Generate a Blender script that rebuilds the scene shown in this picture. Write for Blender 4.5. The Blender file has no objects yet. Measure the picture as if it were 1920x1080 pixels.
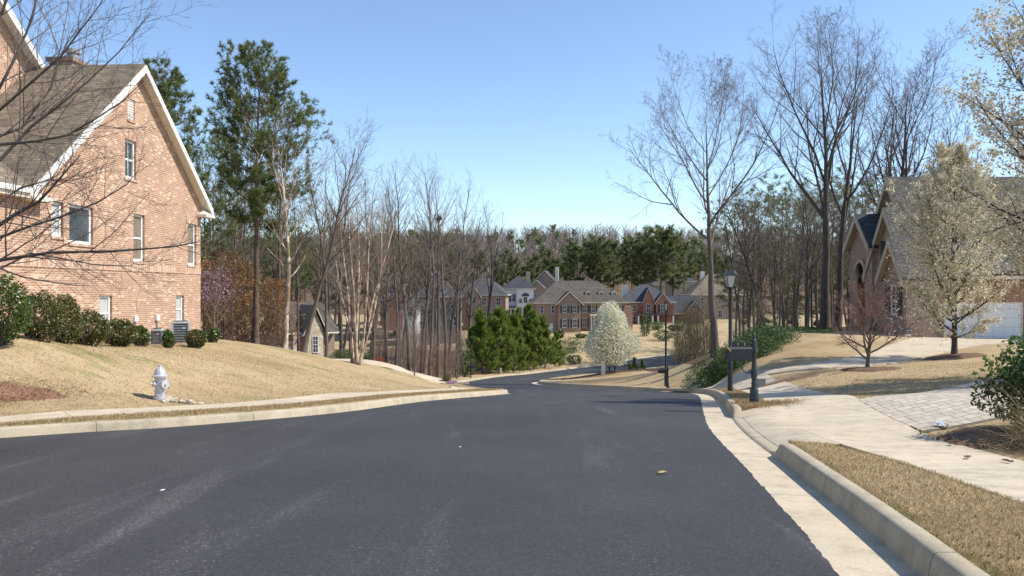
import bpy, bmesh, math, random
import numpy as np
from mathutils import Vector, Matrix
from mathutils.geometry import tessellate_polygon
S = bpy.context.scene
COL = S.collection
# ------------------------------------------------------------------ camera, sky, sun
FPX, CX, HY, EYE = 1493.0, 960.0, 545.0, 1.6
cam_d = bpy.data.cameras.new("camera")
cam = bpy.data.objects.new("camera", cam_d)
COL.objects.link(cam)
cam.location = (0, 0, EYE)
cam.rotation_euler = (math.radians(90), 0, 0)
cam_d.sensor_width = 36.0
cam_d.lens = 36.0 * FPX / 1920.0
cam_d.shift_y = (HY - 540.0) / 1920.0
cam_d.clip_start = 0.1
cam_d.clip_end = 4000
S.camera = cam

SUN_EL, SUN_AZ = 46.0, 91.5           # azimuth clockwise from +Y (view direction)
W = bpy.data.worlds.new("World")
S.world = W
W.use_nodes = True
wn = W.node_tree
wn.nodes.clear()
sky = wn.nodes.new("ShaderNodeTexSky")
sky.sky_type = 'NISHITA'
sky.sun_disc = False
sky.sun_elevation = math.radians(SUN_EL)
sky.sun_rotation = math.radians(SUN_AZ)
sky.altitude = 700
sky.air_density = 1.0
sky.dust_density = 0.05
sky.ozone_density = 2.6
bg = wn.nodes.new("ShaderNodeBackground")
bg.inputs['Strength'].default_value = 0.135
wo = wn.nodes.new("ShaderNodeOutputWorld")
wn.links.new(sky.outputs[0], bg.inputs[0])
wn.links.new(bg.outputs[0], wo.inputs[0])

sun_d = bpy.data.lights.new("sun", 'SUN')
sun_d.energy = 3.8
sun_d.angle = math.radians(0.53)
sun_d.color = (1.0, 0.94, 0.85)
sun = bpy.data.objects.new("sun", sun_d)
COL.objects.link(sun)
_el, _az = math.radians(SUN_EL), math.radians(SUN_AZ)
_sd = Vector((math.cos(_el) * math.sin(_az), math.cos(_el) * math.cos(_az), math.sin(_el)))
sun.rotation_euler = (-_sd).to_track_quat('-Z', 'Y').to_euler()
sun.location = (30, -10, 40)

S.view_settings.view_transform = 'Standard'
S.view_settings.look = 'None'
S.view_settings.exposure = 0.68
S.view_settings.gamma = 1.0
S.cycles.max_bounces = 6
S.cycles.transparent_max_bounces = 8

# ------------------------------------------------------------------ helpers
def P(px, py, d):
    """point of the place seen at photo pixel (px, py) at distance d"""
    return ((px - CX) * d / FPX, d, EYE + (HY - py) * d / FPX)

def tag(o, label=None, cat=None, group=None, kind=None):
    if label: o['label'] = label
    if cat: o['category'] = cat
    if group: o['group'] = group
    if kind: o['kind'] = kind
    return o

def empty(name, label, cat, loc=(0, 0, 0), rz=0.0, group=None):
    o = bpy.data.objects.new(name, None)
    o.empty_display_size = 0.3
    COL.objects.link(o)
    o.location = loc
    o.rotation_euler = (0, 0, rz)
    return tag(o, label, cat, group)

def link(name, me, mat=None, parent=None):
    o = bpy.data.objects.new(name, me)
    COL.objects.link(o)
    if mat is not None and not me.materials:
        me.materials.append(mat)
    elif mat is not None and me.materials[0] != mat:
        o.material_slots[0].link = 'OBJECT'
        o.material_slots[0].material = mat
    if parent is not None:
        o.parent = parent
    return o

def dup(root, loc=None, rz=None, scale=None, label=None, group=None):
    r = root.copy(); COL.objects.link(r)
    if loc is not None: r.location = loc
    if rz is not None: r.rotation_euler = (0, 0, rz)
    if scale is not None: r.scale = scale
    if label: r['label'] = label
    if group: r['group'] = group
    for ch in list(root.children):
        c = ch.copy(); COL.objects.link(c); c.parent = r
        for g in ch.children:
            k = g.copy(); COL.objects.link(k); k.parent = c
    return r

def np_mesh(name, V, Fs, smooth=False):
    """V (n,3); Fs list of int arrays (m,k)"""
    me = bpy.data.meshes.new(name)
    V = np.asarray(V, np.float32)
    Fs = [np.asarray(f, np.int32) for f in Fs if len(f)]
    me.vertices.add(len(V))
    me.vertices.foreach_set('co', V.ravel())
    nl = sum(f.size for f in Fs)
    npoly = sum(len(f) for f in Fs)
    me.loops.add(nl)
    me.loops.foreach_set('vertex_index', np.concatenate([f.ravel() for f in Fs]))
    me.polygons.add(npoly)
    st, base = [], 0
    for f in Fs:
        st.append(base + np.arange(len(f)) * f.shape[1]); base += f.size
    me.polygons.foreach_set('loop_start', np.concatenate(st).astype(np.int32))
    me.update(calc_edges=True)
    me.polygons.foreach_set('use_smooth', np.full(npoly, bool(smooth)))
    return me

class MB:
    """collects shapes and links them as ONE mesh object with metre-scaled box UVs"""
    def __init__(s): s.v = []; s.f = []
    def add(s, verts, faces):
        b = len(s.v)
        s.v += [tuple(p) for p in verts]
        s.f += [tuple(i + b for i in f) for f in faces]
        return s
    def quad(s, *p): return s.add(p, [tuple(range(len(p)))])
    def box(s, x0, x1, y0, y1, z0, z1, rz=0, piv=None):
        v = [(x, y, z) for z in (z0, z1) for y in (y0, y1) for x in (x0, x1)]
        if rz:
            cx, cy = piv or ((x0 + x1) / 2, (y0 + y1) / 2)
            c, n = math.cos(rz), math.sin(rz)
            v = [(cx + (x - cx) * c - (y - cy) * n, cy + (x - cx) * n + (y - cy) * c, z) for x, y, z in v]
        return s.add(v, [(0, 2, 3, 1), (4, 5, 7, 6), (0, 1, 5, 4), (2, 6, 7, 3), (0, 4, 6, 2), (1, 3, 7, 5)])
    def hexa(s, b, t):
        """bottom 4 pts, top 4 pts"""
        return s.add(list(b) + list(t), [(3, 2, 1, 0), (4, 5, 6, 7)] + [(i, (i + 1) % 4, 4 + (i + 1) % 4, 4 + i) for i in range(4)])
    def prism(s, poly, ext):
        """poly list of 3d points, extruded by vector ext"""
        n = len(poly)
        t = [tuple(a + b for a, b in zip(p, ext)) for p in poly]
        return s.add(list(poly) + t, [tuple(range(n))[::-1], tuple(range(n, 2 * n))] + [(i, (i + 1) % n, n + (i + 1) % n, n + i) for i in range(n)])
    def bar(s, a, b, w, h=None, up=(0, 0, 1)):
        h = h or w
        a, b = Vector(a), Vector(b)
        t = (b - a).normalized()
        u = Vector(up)
        if abs(t.dot(u)) > 0.97: u = Vector((1, 0, 0))
        r = t.cross(u).normalized(); u = r.cross(t).normalized()
        c = [r * (w / 2) + u * (h / 2), -r * (w / 2) + u * (h / 2), -r * (w / 2) - u * (h / 2), r * (w / 2) - u * (h / 2)]
        return s.hexa([a + k for k in c], [b + k for k in c])
    def tube(s, pts, rad, n=8, cap=True):
        pts = [Vector(p) for p in pts]
        if not hasattr(rad, '__len__'): rad = [rad] * len(pts)
        rings = []
        pr = None
        for i, p in enumerate(pts):
            t = (pts[min(i + 1, len(pts) - 1)] - pts[max(i - 1, 0)]).normalized()
            if pr is None:
                pr = t.orthogonal().normalized()
            pr = (pr - t * pr.dot(t)).normalized()
            q = t.cross(pr)
            rings.append([p + (pr * math.cos(2 * math.pi * k / n) + q * math.sin(2 * math.pi * k / n)) * rad[i] for k in range(n)])
        v = [p for r in rings for p in r]
        f = [(i * n + k, i * n + (k + 1) % n, (i + 1) * n + (k + 1) % n, (i + 1) * n + k) for i in range(len(pts) - 1) for k in range(n)]
        if cap: f += [tuple(range(n))[::-1], tuple((len(pts) - 1) * n + k for k in range(n))]
        return s.add(v, f)
    def lathe(s, prof, n=16, c=(0, 0, 0), flute=0, fd=0.0, axis='z'):
        v = []
        for r, z in prof:
            for k in range(n):
                a = 2 * math.pi * k / n
                rr = r * (1 - fd * (0.5 + 0.5 * math.cos(flute * a))) if flute else r
                q = (rr * math.cos(a), rr * math.sin(a), z)
                if axis == 'x': q = (q[2], q[0], q[1])
                if axis == 'y': q = (q[0], -q[2], q[1])
                v.append((c[0] + q[0], c[1] + q[1], c[2] + q[2]))
        m = len(prof)
        f = [(i * n + k, i * n + (k + 1) % n, (i + 1) * n + (k + 1) % n, (i + 1) * n + k) for i in range(m - 1) for k in range(n)]
        f += [tuple(range(n))[::-1], tuple((m - 1) * n + k for k in range(n))]
        return s.add(v, f)
    def build(s, name, mat, parent=None, smooth=False, bevel=0, fix=True):
        me = bpy.data.meshes.new(name)
        me.from_pydata(s.v, [], s.f)
        me.update()
        if fix:
            bm = bmesh.new(); bm.from_mesh(me)
            bmesh.ops.recalc_face_normals(bm, faces=bm.faces)
            bm.to_mesh(me); bm.free()
        box_uv(me)
        if smooth:
            me.polygons.foreach_set('use_smooth', np.ones(len(me.polygons), bool))
            try: me.set_sharp_from_angle(angle=math.radians(40))
            except Exception: pass
        o = link(name, me, mat, parent)
        if bevel:
            b = o.modifiers.new('edge', 'BEVEL'); b.width = bevel; b.segments = 2; b.limit_method = 'ANGLE'
        return o

def box_uv(me):
    uv = me.uv_layers.new(name='uv')
    vs = me.vertices
    out = np.zeros(len(me.loops) * 2, np.float32)
    for p in me.polygons:
        n = p.normal
        if abs(n.z) > 0.98: t = Vector((1, 0, 0)); b = Vector((0, 1, 0))
        else:
            t = Vector((-n.y, n.x, 0)).normalized(); b = n.cross(t)
        for li in p.loop_indices:
            c = vs[me.loops[li].vertex_index].co
            out[2 * li] = c.dot(t); out[2 * li + 1] = c.dot(b)
    uv.data.foreach_set('uv', out)

# ------------------------------------------------------------------ materials
class NT:
    def __init__(s, name):
        s.m = bpy.data.materials.new(name); s.m.use_nodes = True
        s.t = s.m.node_tree; s.t.nodes.clear()
        s.out = s.n('OutputMaterial')
        s.b = s.n('BsdfPrincipled')
        s.l(s.b.outputs[0], s.out.inputs[0])
    def n(s, k, **kw):
        nd = s.t.nodes.new('ShaderNode' + k)
        for a, v in kw.items(): setattr(nd, a, v)
        return nd
    def l(s, a, b): s.t.links.new(a, b)
    def coord(s, kind='Object', sc=(1, 1, 1)):
        c = s.n('TexCoord'); m = s.n('Mapping')
        m.inputs['Scale'].default_value = sc
        s.l(c.outputs[kind], m.inputs[0]); return m.outputs[0]
    def noise(s, vec, scale, detail=4, rough=0.55, dist=0):
        t = s.n('TexNoise'); s.l(vec, t.inputs['Vector'])
        t.inputs['Scale'].default_value = scale; t.inputs['Detail'].default_value = detail
        t.inputs['Roughness'].default_value = rough; t.inputs['Distortion'].default_value = dist
        return t.outputs['Fac']
    def ramp(s, fac, stops, interp='LINEAR'):
        r = s.n('ValToRGB'); r.color_ramp.interpolation = interp
        e = r.color_ramp.elements
        while len(e) < len(stops): e.new(0.5)
        for i, (p, c) in enumerate(stops):
            e[i].position = p; e[i].color = (*c, 1) if hasattr(c, '__len__') else (c, c, c, 1)
        s.l(fac, r.inputs[0]); return r.outputs[0]
    def mix(s, fac, a, b, mode='MIX'):
        m = s.n('MixRGB', blend_type=mode)
        for sock, v in zip(m.inputs, (fac, a, b)):
            if hasattr(v, 'is_linked') or hasattr(v, 'links'): s.l(v, sock)
            elif hasattr(v, '__len__'): sock.default_value = (*v, 1)
            else: sock.default_value = v if sock.type == 'VALUE' else (v, v, v, 1)
        return m.outputs[0]
    def math(s, op, a, b=0.0):
        m = s.n('Math', operation=op)
        for sock, v in zip(m.inputs, (a, b)):
            if hasattr(v, 'links'): s.l(v, sock)
            else: sock.default_value = v
        return m.outputs[0]
    def bump(s, h, strength=0.4, dist=0.02):
        b = s.n('Bump'); b.inputs['Strength'].default_value = strength; b.inputs['Distance'].default_value = dist
        s.l(h, b.inputs['Height']); s.l(b.outputs[0], s.b.inputs['Normal'])
    def set(s, col=None, rough=None, metal=None, spec=None):
        if col is not None:
            if hasattr(col, 'links'): s.l(col, s.b.inputs['Base Color'])
            else: s.b.inputs['Base Color'].default_value = (*col, 1)
        if rough is not None: s.b.inputs['Roughness'].default_value = rough
        if metal is not None: s.b.inputs['Metallic'].default_value = metal
        if spec is not None: s.b.inputs['Specular IOR Level'].default_value = spec
        return s

def m_plain(name, col, rough=0.6, var=0.12, scale=6, metal=0, bump=0.0, spec=0.5):
    t = NT(name)
    f = t.noise(t.coord(), scale, 5)
    c = t.ramp(f, [(0.3, tuple(k * (1 - var) for k in col)), (0.7, tuple(min(1, k * (1 + var)) for k in col))])
    t.set(c, rough, metal, spec)
    if bump: t.bump(f, bump)
    return t.m

def m_brick(name, c1, c2, c3, mortar, bw=0.21, rh=0.072, ms=0.010, pale=0.25):
    t = NT(name)
    uv = t.coord('UV')
    b = t.n('TexBrick'); t.l(uv, b.inputs['Vector'])
    b.inputs['Scale'].default_value = 1; b.inputs['Brick Width'].default_value = bw; b.inputs['Row Height'].default_value = rh
    b.inputs['Mortar Size'].default_value = ms; b.inputs['Mortar Smooth'].default_value = 0.2; b.inputs['Bias'].default_value = 0.0
    b.inputs['Color1'].default_value = (*c1, 1); b.inputs['Color2'].default_value = (*c2, 1); b.inputs['Mortar'].default_value = (*mortar, 1)
    # whole bricks that came out of the kiln pale: cell noise on the brick lattice
    sc = t.n('Mapping'); sc.inputs['Scale'].default_value = (1 / bw, 1 / rh, 1); t.l(uv, sc.inputs[0])
    w = t.n('TexWhiteNoise', noise_dimensions='2D')
    sx = t.n('SeparateXYZ'); t.l(sc.outputs[0], sx.inputs[0])
    row = t.math('FLOOR', sx.outputs[1])
    even = t.math('SUBTRACT', 1.0, t.math('FLOORED_MODULO', row, 2.0))
    cb = t.n('CombineXYZ'); t.l(t.math('FLOOR', t.math('ADD', sx.outputs[0], t.math('MULTIPLY', even, 0.5))), cb.inputs[0]); t.l(row, cb.inputs[1])
    t.l(cb.outputs[0], w.inputs['Vector'])
    big = t.noise(uv, 0.35, 3)
    k = t.math('ADD', w.outputs['Value'], t.math('MULTIPLY', t.math('SUBTRACT', big, 0.5), 0.7))
    m = t.ramp(k, [(1 - pale, 0.0), (1 - pale + 0.05, 1.0)])
    m = t.math('MULTIPLY', m, t.math('SUBTRACT', 1.0, b.outputs['Fac']))
    c = t.mix(m, b.outputs['Color'], c3)
    st = t.ramp(t.noise(uv, 1.2, 6, 0.65), [(0.3, 0.82), (0.7, 1.1)])
    c = t.mix(1.0, c, st, 'MULTIPLY')
    t.set(c, 0.9)
    t.bump(t.math('SUBTRACT', 1.0, b.outputs['Fac']), 0.5, 0.008)
    return t.m

def m_shingle(name, col, var=0.3):
    t = NT(name)
    uv = t.coord('UV')
    b = t.n('TexBrick'); t.l(uv, b.inputs['Vector'])
    b.inputs['Scale'].default_value = 1; b.inputs['Brick Width'].default_value = 0.31; b.inputs['Row Height'].default_value = 0.14
    b.inputs['Mortar Size'].default_value = 0.012; b.inputs['Mortar Smooth'].default_value = 0.3
    b.inputs['Color1'].default_value = (*[k * (1 - var) for k in col], 1); b.inputs['Color2'].default_value = (*[k * (1 + var) for k in col], 1)
    b.inputs['Mortar'].default_value = (*[k * 0.35 for k in col], 1)
    st = t.ramp(t.noise(uv, 0.6, 6, 0.65), [(0.3, 0.75), (0.7, 1.2)])
    t.set(t.mix(1.0, b.outputs['Color'], st, 'MULTIPLY'), 0.95)
    t.bump(t.math('SUBTRACT', 1.0, b.outputs['Fac']), 0.6, 0.012)
    return t.m

def m_leaf(name, cols, rough=0.5, transl=0.35, spec=0.4):
    """foliage: every leaf (mesh island) has its own tone"""
    t = NT(name)
    g = t.n('NewGeometry')
    c = t.ramp(g.outputs['Random Per Island'], [(i / max(1, len(cols) - 1), k) for i, k in enumerate(cols)])
    t.set(c, rough, 0, spec)
    tr = t.n('BsdfTranslucent'); t.l(c, tr.inputs[0])
    mx = t.n('MixShader'); mx.inputs[0].default_value = transl
    t.l(t.b.outputs[0], mx.inputs[1]); t.l(tr.outputs[0], mx.inputs[2]); t.l(mx.outputs[0], t.out.inputs[0])
    return t.m

def m_bark(name, c1, c2, scale=6, peel=None):
    t = NT(name)
    f = t.noise(t.coord('Object', (1, 1, 0.25)), scale, 6, 0.65)
    c = t.ramp(f, [(0.3, c1), (0.7, c2)])
    if peel:
        p = t.noise(t.coord('Object', (1, 1, 0.6)), 3.0, 4, 0.6)
        c = t.mix(t.ramp(p, [(0.48, 0.0), (0.56, 1.0)]), c, peel)
    t.set(c, 0.9, 0, 0.2); t.bump(f, 0.6, 0.03)
    return t.m

def m_concrete(name, col, joint=3.0, dark=0.5):
    t = NT(name)
    ob = t.coord()
    f = t.noise(ob, 0.8, 6, 0.6); g = t.noise(ob, 60, 3, 0.6)
    c = t.ramp(f, [(0.25, tuple(k * 0.80 for k in col)), (0.55, col), (0.8, tuple(min(1, k * 1.1) for k in col))])
    c = t.mix(1.0, c, t.ramp(g, [(0.3, 0.82), (0.6, 1.08)]), 'MULTIPLY')
    c = t.mix(1.0, c, t.ramp(t.noise(ob, 3.4, 7, 0.7), [(0.32, 0.74), (0.52, 1.0), (0.8, 1.05)]), 'MULTIPLY')
    rust = t.ramp(t.noise(ob, 0.45, 5, 0.7), [(0.55, 0.0), (0.75, 0.45)])
    c = t.mix(rust, c, (col[0] * 0.95, col[1] * 0.78, col[2] * 0.55))
    if joint:
        u = t.n('SeparateXYZ'); t.l(t.coord('UV'), u.inputs[0])
        fr = t.math('FRACT', t.math('DIVIDE', u.outputs[0], joint))
        j = t.math('LESS_THAN', fr, 0.014 / joint)
        c = t.mix(j, c, tuple(k * 0.3 for k in col))
    t.set(c, 0.92, 0, 0.3); t.bump(g, 0.35, 0.004)
    return t.m

def smooth_line(pts, n=None, step=0.5):
    """Catmull-Rom through pts, resampled"""
    p = np.array(pts, float)
    q = np.vstack([2 * p[0] - p[1], p, 2 * p[-1] - p[-2]])
    out = []
    for i in range(1, len(q) - 2):
        k = max(2, int(np.linalg.norm(q[i + 1] - q[i]) / step)) if n is None else n
        t = np.linspace(0, 1, k, endpoint=False)[:, None]
        a, b, c, d = q[i - 1], q[i], q[i + 1], q[i + 2]
        out.append(0.5 * ((2 * b) + (c - a) * t + (2 * a - 5 * b + 4 * c - d) * t ** 2 + (-a + 3 * b - 3 * c + d) * t ** 3))
    out.append(p[-1:])
    return np.vstack(out)

def normals2(p):
    t = np.gradient(p, axis=0); t /= np.linalg.norm(t, axis=1)[:, None] + 1e-9
    return np.stack([t[:, 1], -t[:, 0]], 1)      # right-hand side of travel

def inside_poly(pts, poly):
    x, y = pts[:, 0], pts[:, 1]
    r = np.zeros(len(x), bool)
    px, py = poly[:, 0], poly[:, 1]
    j = len(poly) - 1
    for i in range(len(poly)):
        if py[i] != py[j]:
            c = ((py[i] > y) != (py[j] > y)) & (x < (px[j] - px[i]) * (y - py[i]) / (py[j] - py[i]) + px[i])
            r ^= c
        j = i
    return r

def dist_line(pts, line):
    best = np.full(len(pts), 1e9)
    for a, b in zip(line[:-1], line[1:]):
        ab = b - a; L = ab @ ab + 1e-12
        t = np.clip(((pts - a) @ ab) / L, 0, 1)
        d = np.hypot(*(pts - a - t[:, None] * ab).T)
        np.minimum(best, d, out=best)
    return best
# ------------------------------------------------------------------ the lie of the land
rng = np.random.default_rng(7)
_ty = np.array([-60, 0, 15, 18, 23, 29, 32, 42, 55, 65, 75, 90, 105, 120, 150, 200, 260, 320, 400, 480, 1500.])
_tz = np.array([3.6, 0, -.92, -1.15, -1.6, -2.22, -2.55, -3.76, -4.96, -5.87, -6.7, -7.9, -8.4, -8.1, -6.2, -3.6, 0.5, 7, 16, 20, 22.])
_gy = np.arange(-80, 1500, 0.5)
_gz = np.interp(_gy, _ty, _tz)
_k = np.exp(-0.5 * (np.arange(-14, 15) / 4.0) ** 2); _k /= _k.sum()
_gz = np.convolve(np.pad(_gz, 14, 'edge'), _k, 'valid')
def T(y): return np.interp(y, _gy, _gz)

ROAD = [((-30, -14), (-8, -16)), ((-20, -2.5), (-1.8, -7)), ((-13, 7.3), (1.1, 0)), ((-8.2, 12.8), (2.2, 5.4)), ((-5.96, 14.7), (2.88, 9.8)),
        ((-3.84, 17.9), (3.6, 14.6)), ((-2.5, 23), (5.0, 21)), ((-.6, 29.3), (6.8, 29.2)), ((0, 34), (7.7, 36)), ((-.6, 40), (7.5, 42)),
        ((-2.2, 47.5), (5.0, 48.5)), ((-3.6, 55), (2.6, 54)), ((-4.0, 60), (1.6, 58.5)), ((-3.6, 66), (1.8, 65)), ((-2.2, 76), (4.2, 76)),
        ((.4, 87), (8, 87)), ((6, 97.5), (13.5, 94.5)), ((10.6, 104), (20, 104)), ((23, 119), (36, 114)), ((45, 130), (55, 120)), ((70, 136), (80, 124))]
LE = smooth_line([a for a, b in ROAD], n=14)
RE = smooth_line([b for a, b in ROAD], n=14)
RPOLY = np.vstack([LE, RE[::-1]])
GL, GR, KW = 0.16, 0.56, 0.20

CTRL = np.array([(-8.2, 18.5, -.90), (-13.3, 34, -.42), (-12.7, 28.5, -.38), (-14.5, 22, .36), (-11.5, 24, .0), (-20, 15, .9), (-15, 11, .2), (-10.4, 15.8, -.76),
    (-12.8, 38.5, -1.0), (-9.6, 36, -1.17), (-8.3, 40, -2.0), (-5.4, 45, -3.2), (-3.6, 49, -4.1), (-9, 26, -.8), (-6.6, 38, -2.15), (-7.7, 36, -1.65), (-5.1, 38, -2.4), (-6.2, 30, -1.7), (-11.75, 23.9, -.16), (-11.75, 20.9, .21), (-11.75, 28, -.42), (-11.9, 32, -.56), (-11.9, 18.6, .50), (-13.4, 18.6, .62),
    (-15, 45, -2.4), (-20, 60, -4.5), (-10, 60, -4.1), (-18, 75, -5), (-30, 100, -8), (-40, 150, -8), (-9, 52, -3.2), (-7.2, 54, -3.7), (-5, 57, -4.6),
    (-30, 30, .3), (-40, 10, 1.5), (-25, 40, -1), (-14, 60, -3.9), (-9, 70, -6.3), (-12, 90, -7.9),
    (7.4, 26, -1.45), (8.9, 42, -3.5), (9.3, 58, -4.6), (8.2, 66, -5.16), (12.2, 48, -2.16), (21.7, 55, -1.0), (16, 48, -.88), (24, 48, -1.05), (28, 49, -1.2), (32, 47, -1.2), (12.5, 42, -1.55),
    (10.7, 29.6, -1.41), (9.4, 30.5, -1.68), (18.3, 33, -1.16), (13, 29, -1.3), (24.7, 42, -1.1), (7.2, 18.5, -.88), (7.8, 16.5, -.76), (11, 18, -.75), (20, 25, -.6), (17.8, 36, -1.25),
    (8.5, 10, -.4), (12, 5, 0), (30, 30, 0), (50, 50, -1.2), (20, 80, -6), (30, 100, -7), (16, 62, -4.0), (30, 70, -3), (45, 80, -4), (9.2, 36, -2.3), (60, 120, -5),
    (9.3, 33, -1.85), (35, 90, -5), (10, 150, -6.1), (33, 165, -5.3), (14, 42, -1.3), (10.5, 37, -1.9), (-80, 100, -8)])

def road_dist(p):
    """metres outside the back of the kerb (negative on the road)"""
    d = np.minimum(dist_line(p, LE) - (GL + KW), dist_line(p, RE) - (GR + KW))
    return np.where(inside_poly(p, RPOLY), -1.0, d)
def _ss(t):
    t = np.clip(t, 0, 1); return t * t * (3 - 2 * t)
CTRL = np.vstack([CTRL, np.array([(10, 24, -1.28), (12, 22, -.97), (11.5, 27, -1.3), (15, 29, -1.17), (9.6, 27.5, -1.5), (13, 36, -1.34), (16, 40, -1.2), (10.6, 33, -1.62), (14.8, 33, -1.38), (9.6, 19.5, -.95), (-7, 46, -3.0), (-8.8, 46, -2.6), (-10.5, 51, -3.0), (-12.5, 50.4, -2.85), (-6.2, 56.2, -4.3)])])
# thin-plate surface through the surveyed heights, pinned to the kerbs
def _zero_line(line, side, ds, step):
    q = densify(line, step); n = normals2(q)
    q = np.vstack([q + n * (side * d) for d in ds])
    return q[(q[:, 1] > -15) & (q[:, 0] < 60)]
def densify(line, step):
    d = np.concatenate([[0], np.cumsum(np.linalg.norm(np.diff(line, axis=0), axis=1))])
    t = np.arange(0, d[-1], step)
    return np.column_stack([np.interp(t, d, line[:, 0]), np.interp(t, d, line[:, 1])])
_zl = np.vstack([_zero_line(LE, -1, (GL + KW, GL + KW + 2.2), 4.0), _zero_line(RE, 1, (GR + KW, GR + KW + .9), 4.0)])
_far = np.array([(-90, 0), (-90, 60), (-100, 130), (-60, 190), (0, 200), (60, 190), (110, 130), (110, 60), (110, 0), (60, -40), (-60, -40), (0, -40)], float)
_cd = road_dist(CTRL[:, :2])
_keep = (_cd > .8)
_TP = np.vstack([CTRL[_keep][:, :2], _zl, _far])
_TV = np.concatenate([(CTRL[_keep][:, 2] - T(CTRL[_keep][:, 1]) - 0.165), np.where((_zl[:, 1] > 11) & (_zl[:, 1] < 17.6) & (_zl[:, 0] > 1), -.10, 0), np.zeros(len(_far))])
def _U(a, b):
    r2 = ((a[:, None, :] - b[None, :, :]) ** 2).sum(2) / 100.0
    return r2 * np.log(r2 + 1e-9)
_n = len(_TP)
_K = np.zeros((_n + 3, _n + 3))
_K[:_n, :_n] = _U(_TP, _TP) + 0.012 * np.eye(_n)
_K[:_n, _n] = 1; _K[:_n, _n + 1:] = _TP / 10; _K[_n, :_n] = 1; _K[_n + 1:, :_n] = _TP.T / 10
_w = np.linalg.solve(_K, np.concatenate([_TV, [0, 0, 0]]))
def lawn_z(p, rd=None):
    p = np.asarray(p, float).reshape(-1, 2)
    if rd is None: rd = road_dist(p)
    out = np.zeros(len(p))
    for i in range(0, len(p), 20000):
        q = p[i:i + 20000]
        f = _U(q, _TP) @ _w[:_n] + _w[_n] + (q / 10) @ _w[_n + 1:]
        far = np.hypot(np.maximum(np.abs(q[:, 0]) - 70, 0), np.maximum(np.maximum(q[:, 1] - 165, -20 - q[:, 1]), 0))
        out[i:i + 20000] = f * (1 - _ss(far / 35))
    return T(p[:, 1]) + 0.165 + out * _ss(rd / 0.9)
def gz(x, y): return float(lawn_z([(x, y)])[0])

# ---- materials of the ground
def mat_lawn():
    t = NT('dormant_lawn')
    ob = t.coord()
    big = t.noise(ob, 0.28, 5, 0.6)
    mid = t.noise(t.coord('Object', (1.0, 1.6, 1)), 2.2, 6, 0.7)
    fine = t.noise(ob, 38, 4, 0.75)
    c = t.ramp(big, [(0.3, (0.34, 0.245, 0.130)), (0.5, (0.43, 0.322, 0.182)), (0.72, (0.50, 0.39, 0.235))])
    c = t.mix(1.0, c, t.ramp(mid, [(0.28, 0.70), (0.5, 1.0), (0.75, 1.12)]), 'MULTIPLY')
    # faint green coming through in mower-wide smears
    gr = t.noise(t.coord('Object', (0.5, 1.5, 1)), 0.55, 6, 0.72, 0.4)
    sp = t.n('SeparateXYZ'); t.l(ob, sp.inputs[0])
    left = t.math('LESS_THAN', sp.outputs[0], -4.5)
    gm = t.math('MULTIPLY', t.ramp(gr, [(0.525, 0.0), (0.63, 0.7)]), left)
    c = t.mix(gm, c, (0.17, 0.19, 0.05))
    c = t.mix(1.0, c, t.ramp(fine, [(0.25, 0.55), (0.5, 1.0), (0.75, 1.25)]), 'MULTIPLY')
    # leaf litter of the woods
    a = t.n('Attribute', attribute_name='zone')
    lit = t.noise(ob, 1.4, 8, 0.75)
    lc = t.ramp(lit, [(0.25, (0.07, 0.045, 0.026)), (0.5, (0.15, 0.098, 0.058)), (0.75, (0.27, 0.19, 0.12))])
    za = t.math('ADD', a.outputs['Fac'], t.math('MULTIPLY', t.math('SUBTRACT', big, 0.5), 0.7))
    c = t.mix(t.ramp(za, [(0.42, 0.0), (0.58, 1.0)]), c, lc)
    t.set(c, 1.0, 0, 0.1)
    t.bump(t.math('ADD', fine, mid), 0.7, 0.03)
    return t.m

def mat_asphalt():
    t = NT('asphalt')
    ob = t.coord()
    f = t.noise(ob, 70, 4, 0.85); m = t.noise(ob, 0.35, 5, 0.6)
    g = t.noise(ob, 20, 5, 0.8)
    c = t.ramp(m, [(0.3, (0.040, 0.0395, 0.041)), (0.7, (0.054, 0.0535, 0.055))])
    c = t.mix(1.0, c, t.ramp(f, [(0.28, 0.45), (0.5, 1.0), (0.64, 1.7), (0.74, 3.4)]), 'MULTIPLY')
    c = t.mix(1.0, c, t.ramp(g, [(0.3, 0.74), (0.5, 1.0), (0.7, 1.3)]), 'MULTIPLY')
    # tyre-scuffed pale streaks running along the bend
    mp = t.n('Mapping'); c0 = t.n('TexCoord'); t.l(c0.outputs['Object'], mp.inputs[0])
    mp.inputs['Rotation'].default_value = (0, 0, math.radians(-9)); mp.inputs['Scale'].default_value = (1.5, 0.11, 1)
    s = t.noise(mp.outputs[0], 1.0, 5, 0.62, 0.5)
    grit = t.noise(ob, 42, 4, 0.85)
    k = t.math('MULTIPLY', t.ramp(s, [(0.565, 0.0), (0.72, 0.8)]), t.ramp(grit, [(0.48, 0.0), (0.60, 0.8)]))
    c = t.mix(k, c, (0.22, 0.215, 0.21))
    k3 = t.math('MULTIPLY', t.ramp(t.noise(ob, 48, 2, 0.5), [(0.655, 0.0), (0.70, 0.85)]), t.ramp(s, [(0.46, 0.05), (0.60, 1.0)]))
    c = t.mix(k3, c, (0.30, 0.29, 0.275))
    k2 = t.ramp(t.noise(ob, 210, 1, 0.5), [(0.775, 0.0), (0.80, 0.7)])
    c = t.mix(k2, c, (0.30, 0.29, 0.27))
    t.set(c, 0.8, 0, 0.25); t.bump(f, 0.5, 0.006)
    return t.m

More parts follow.
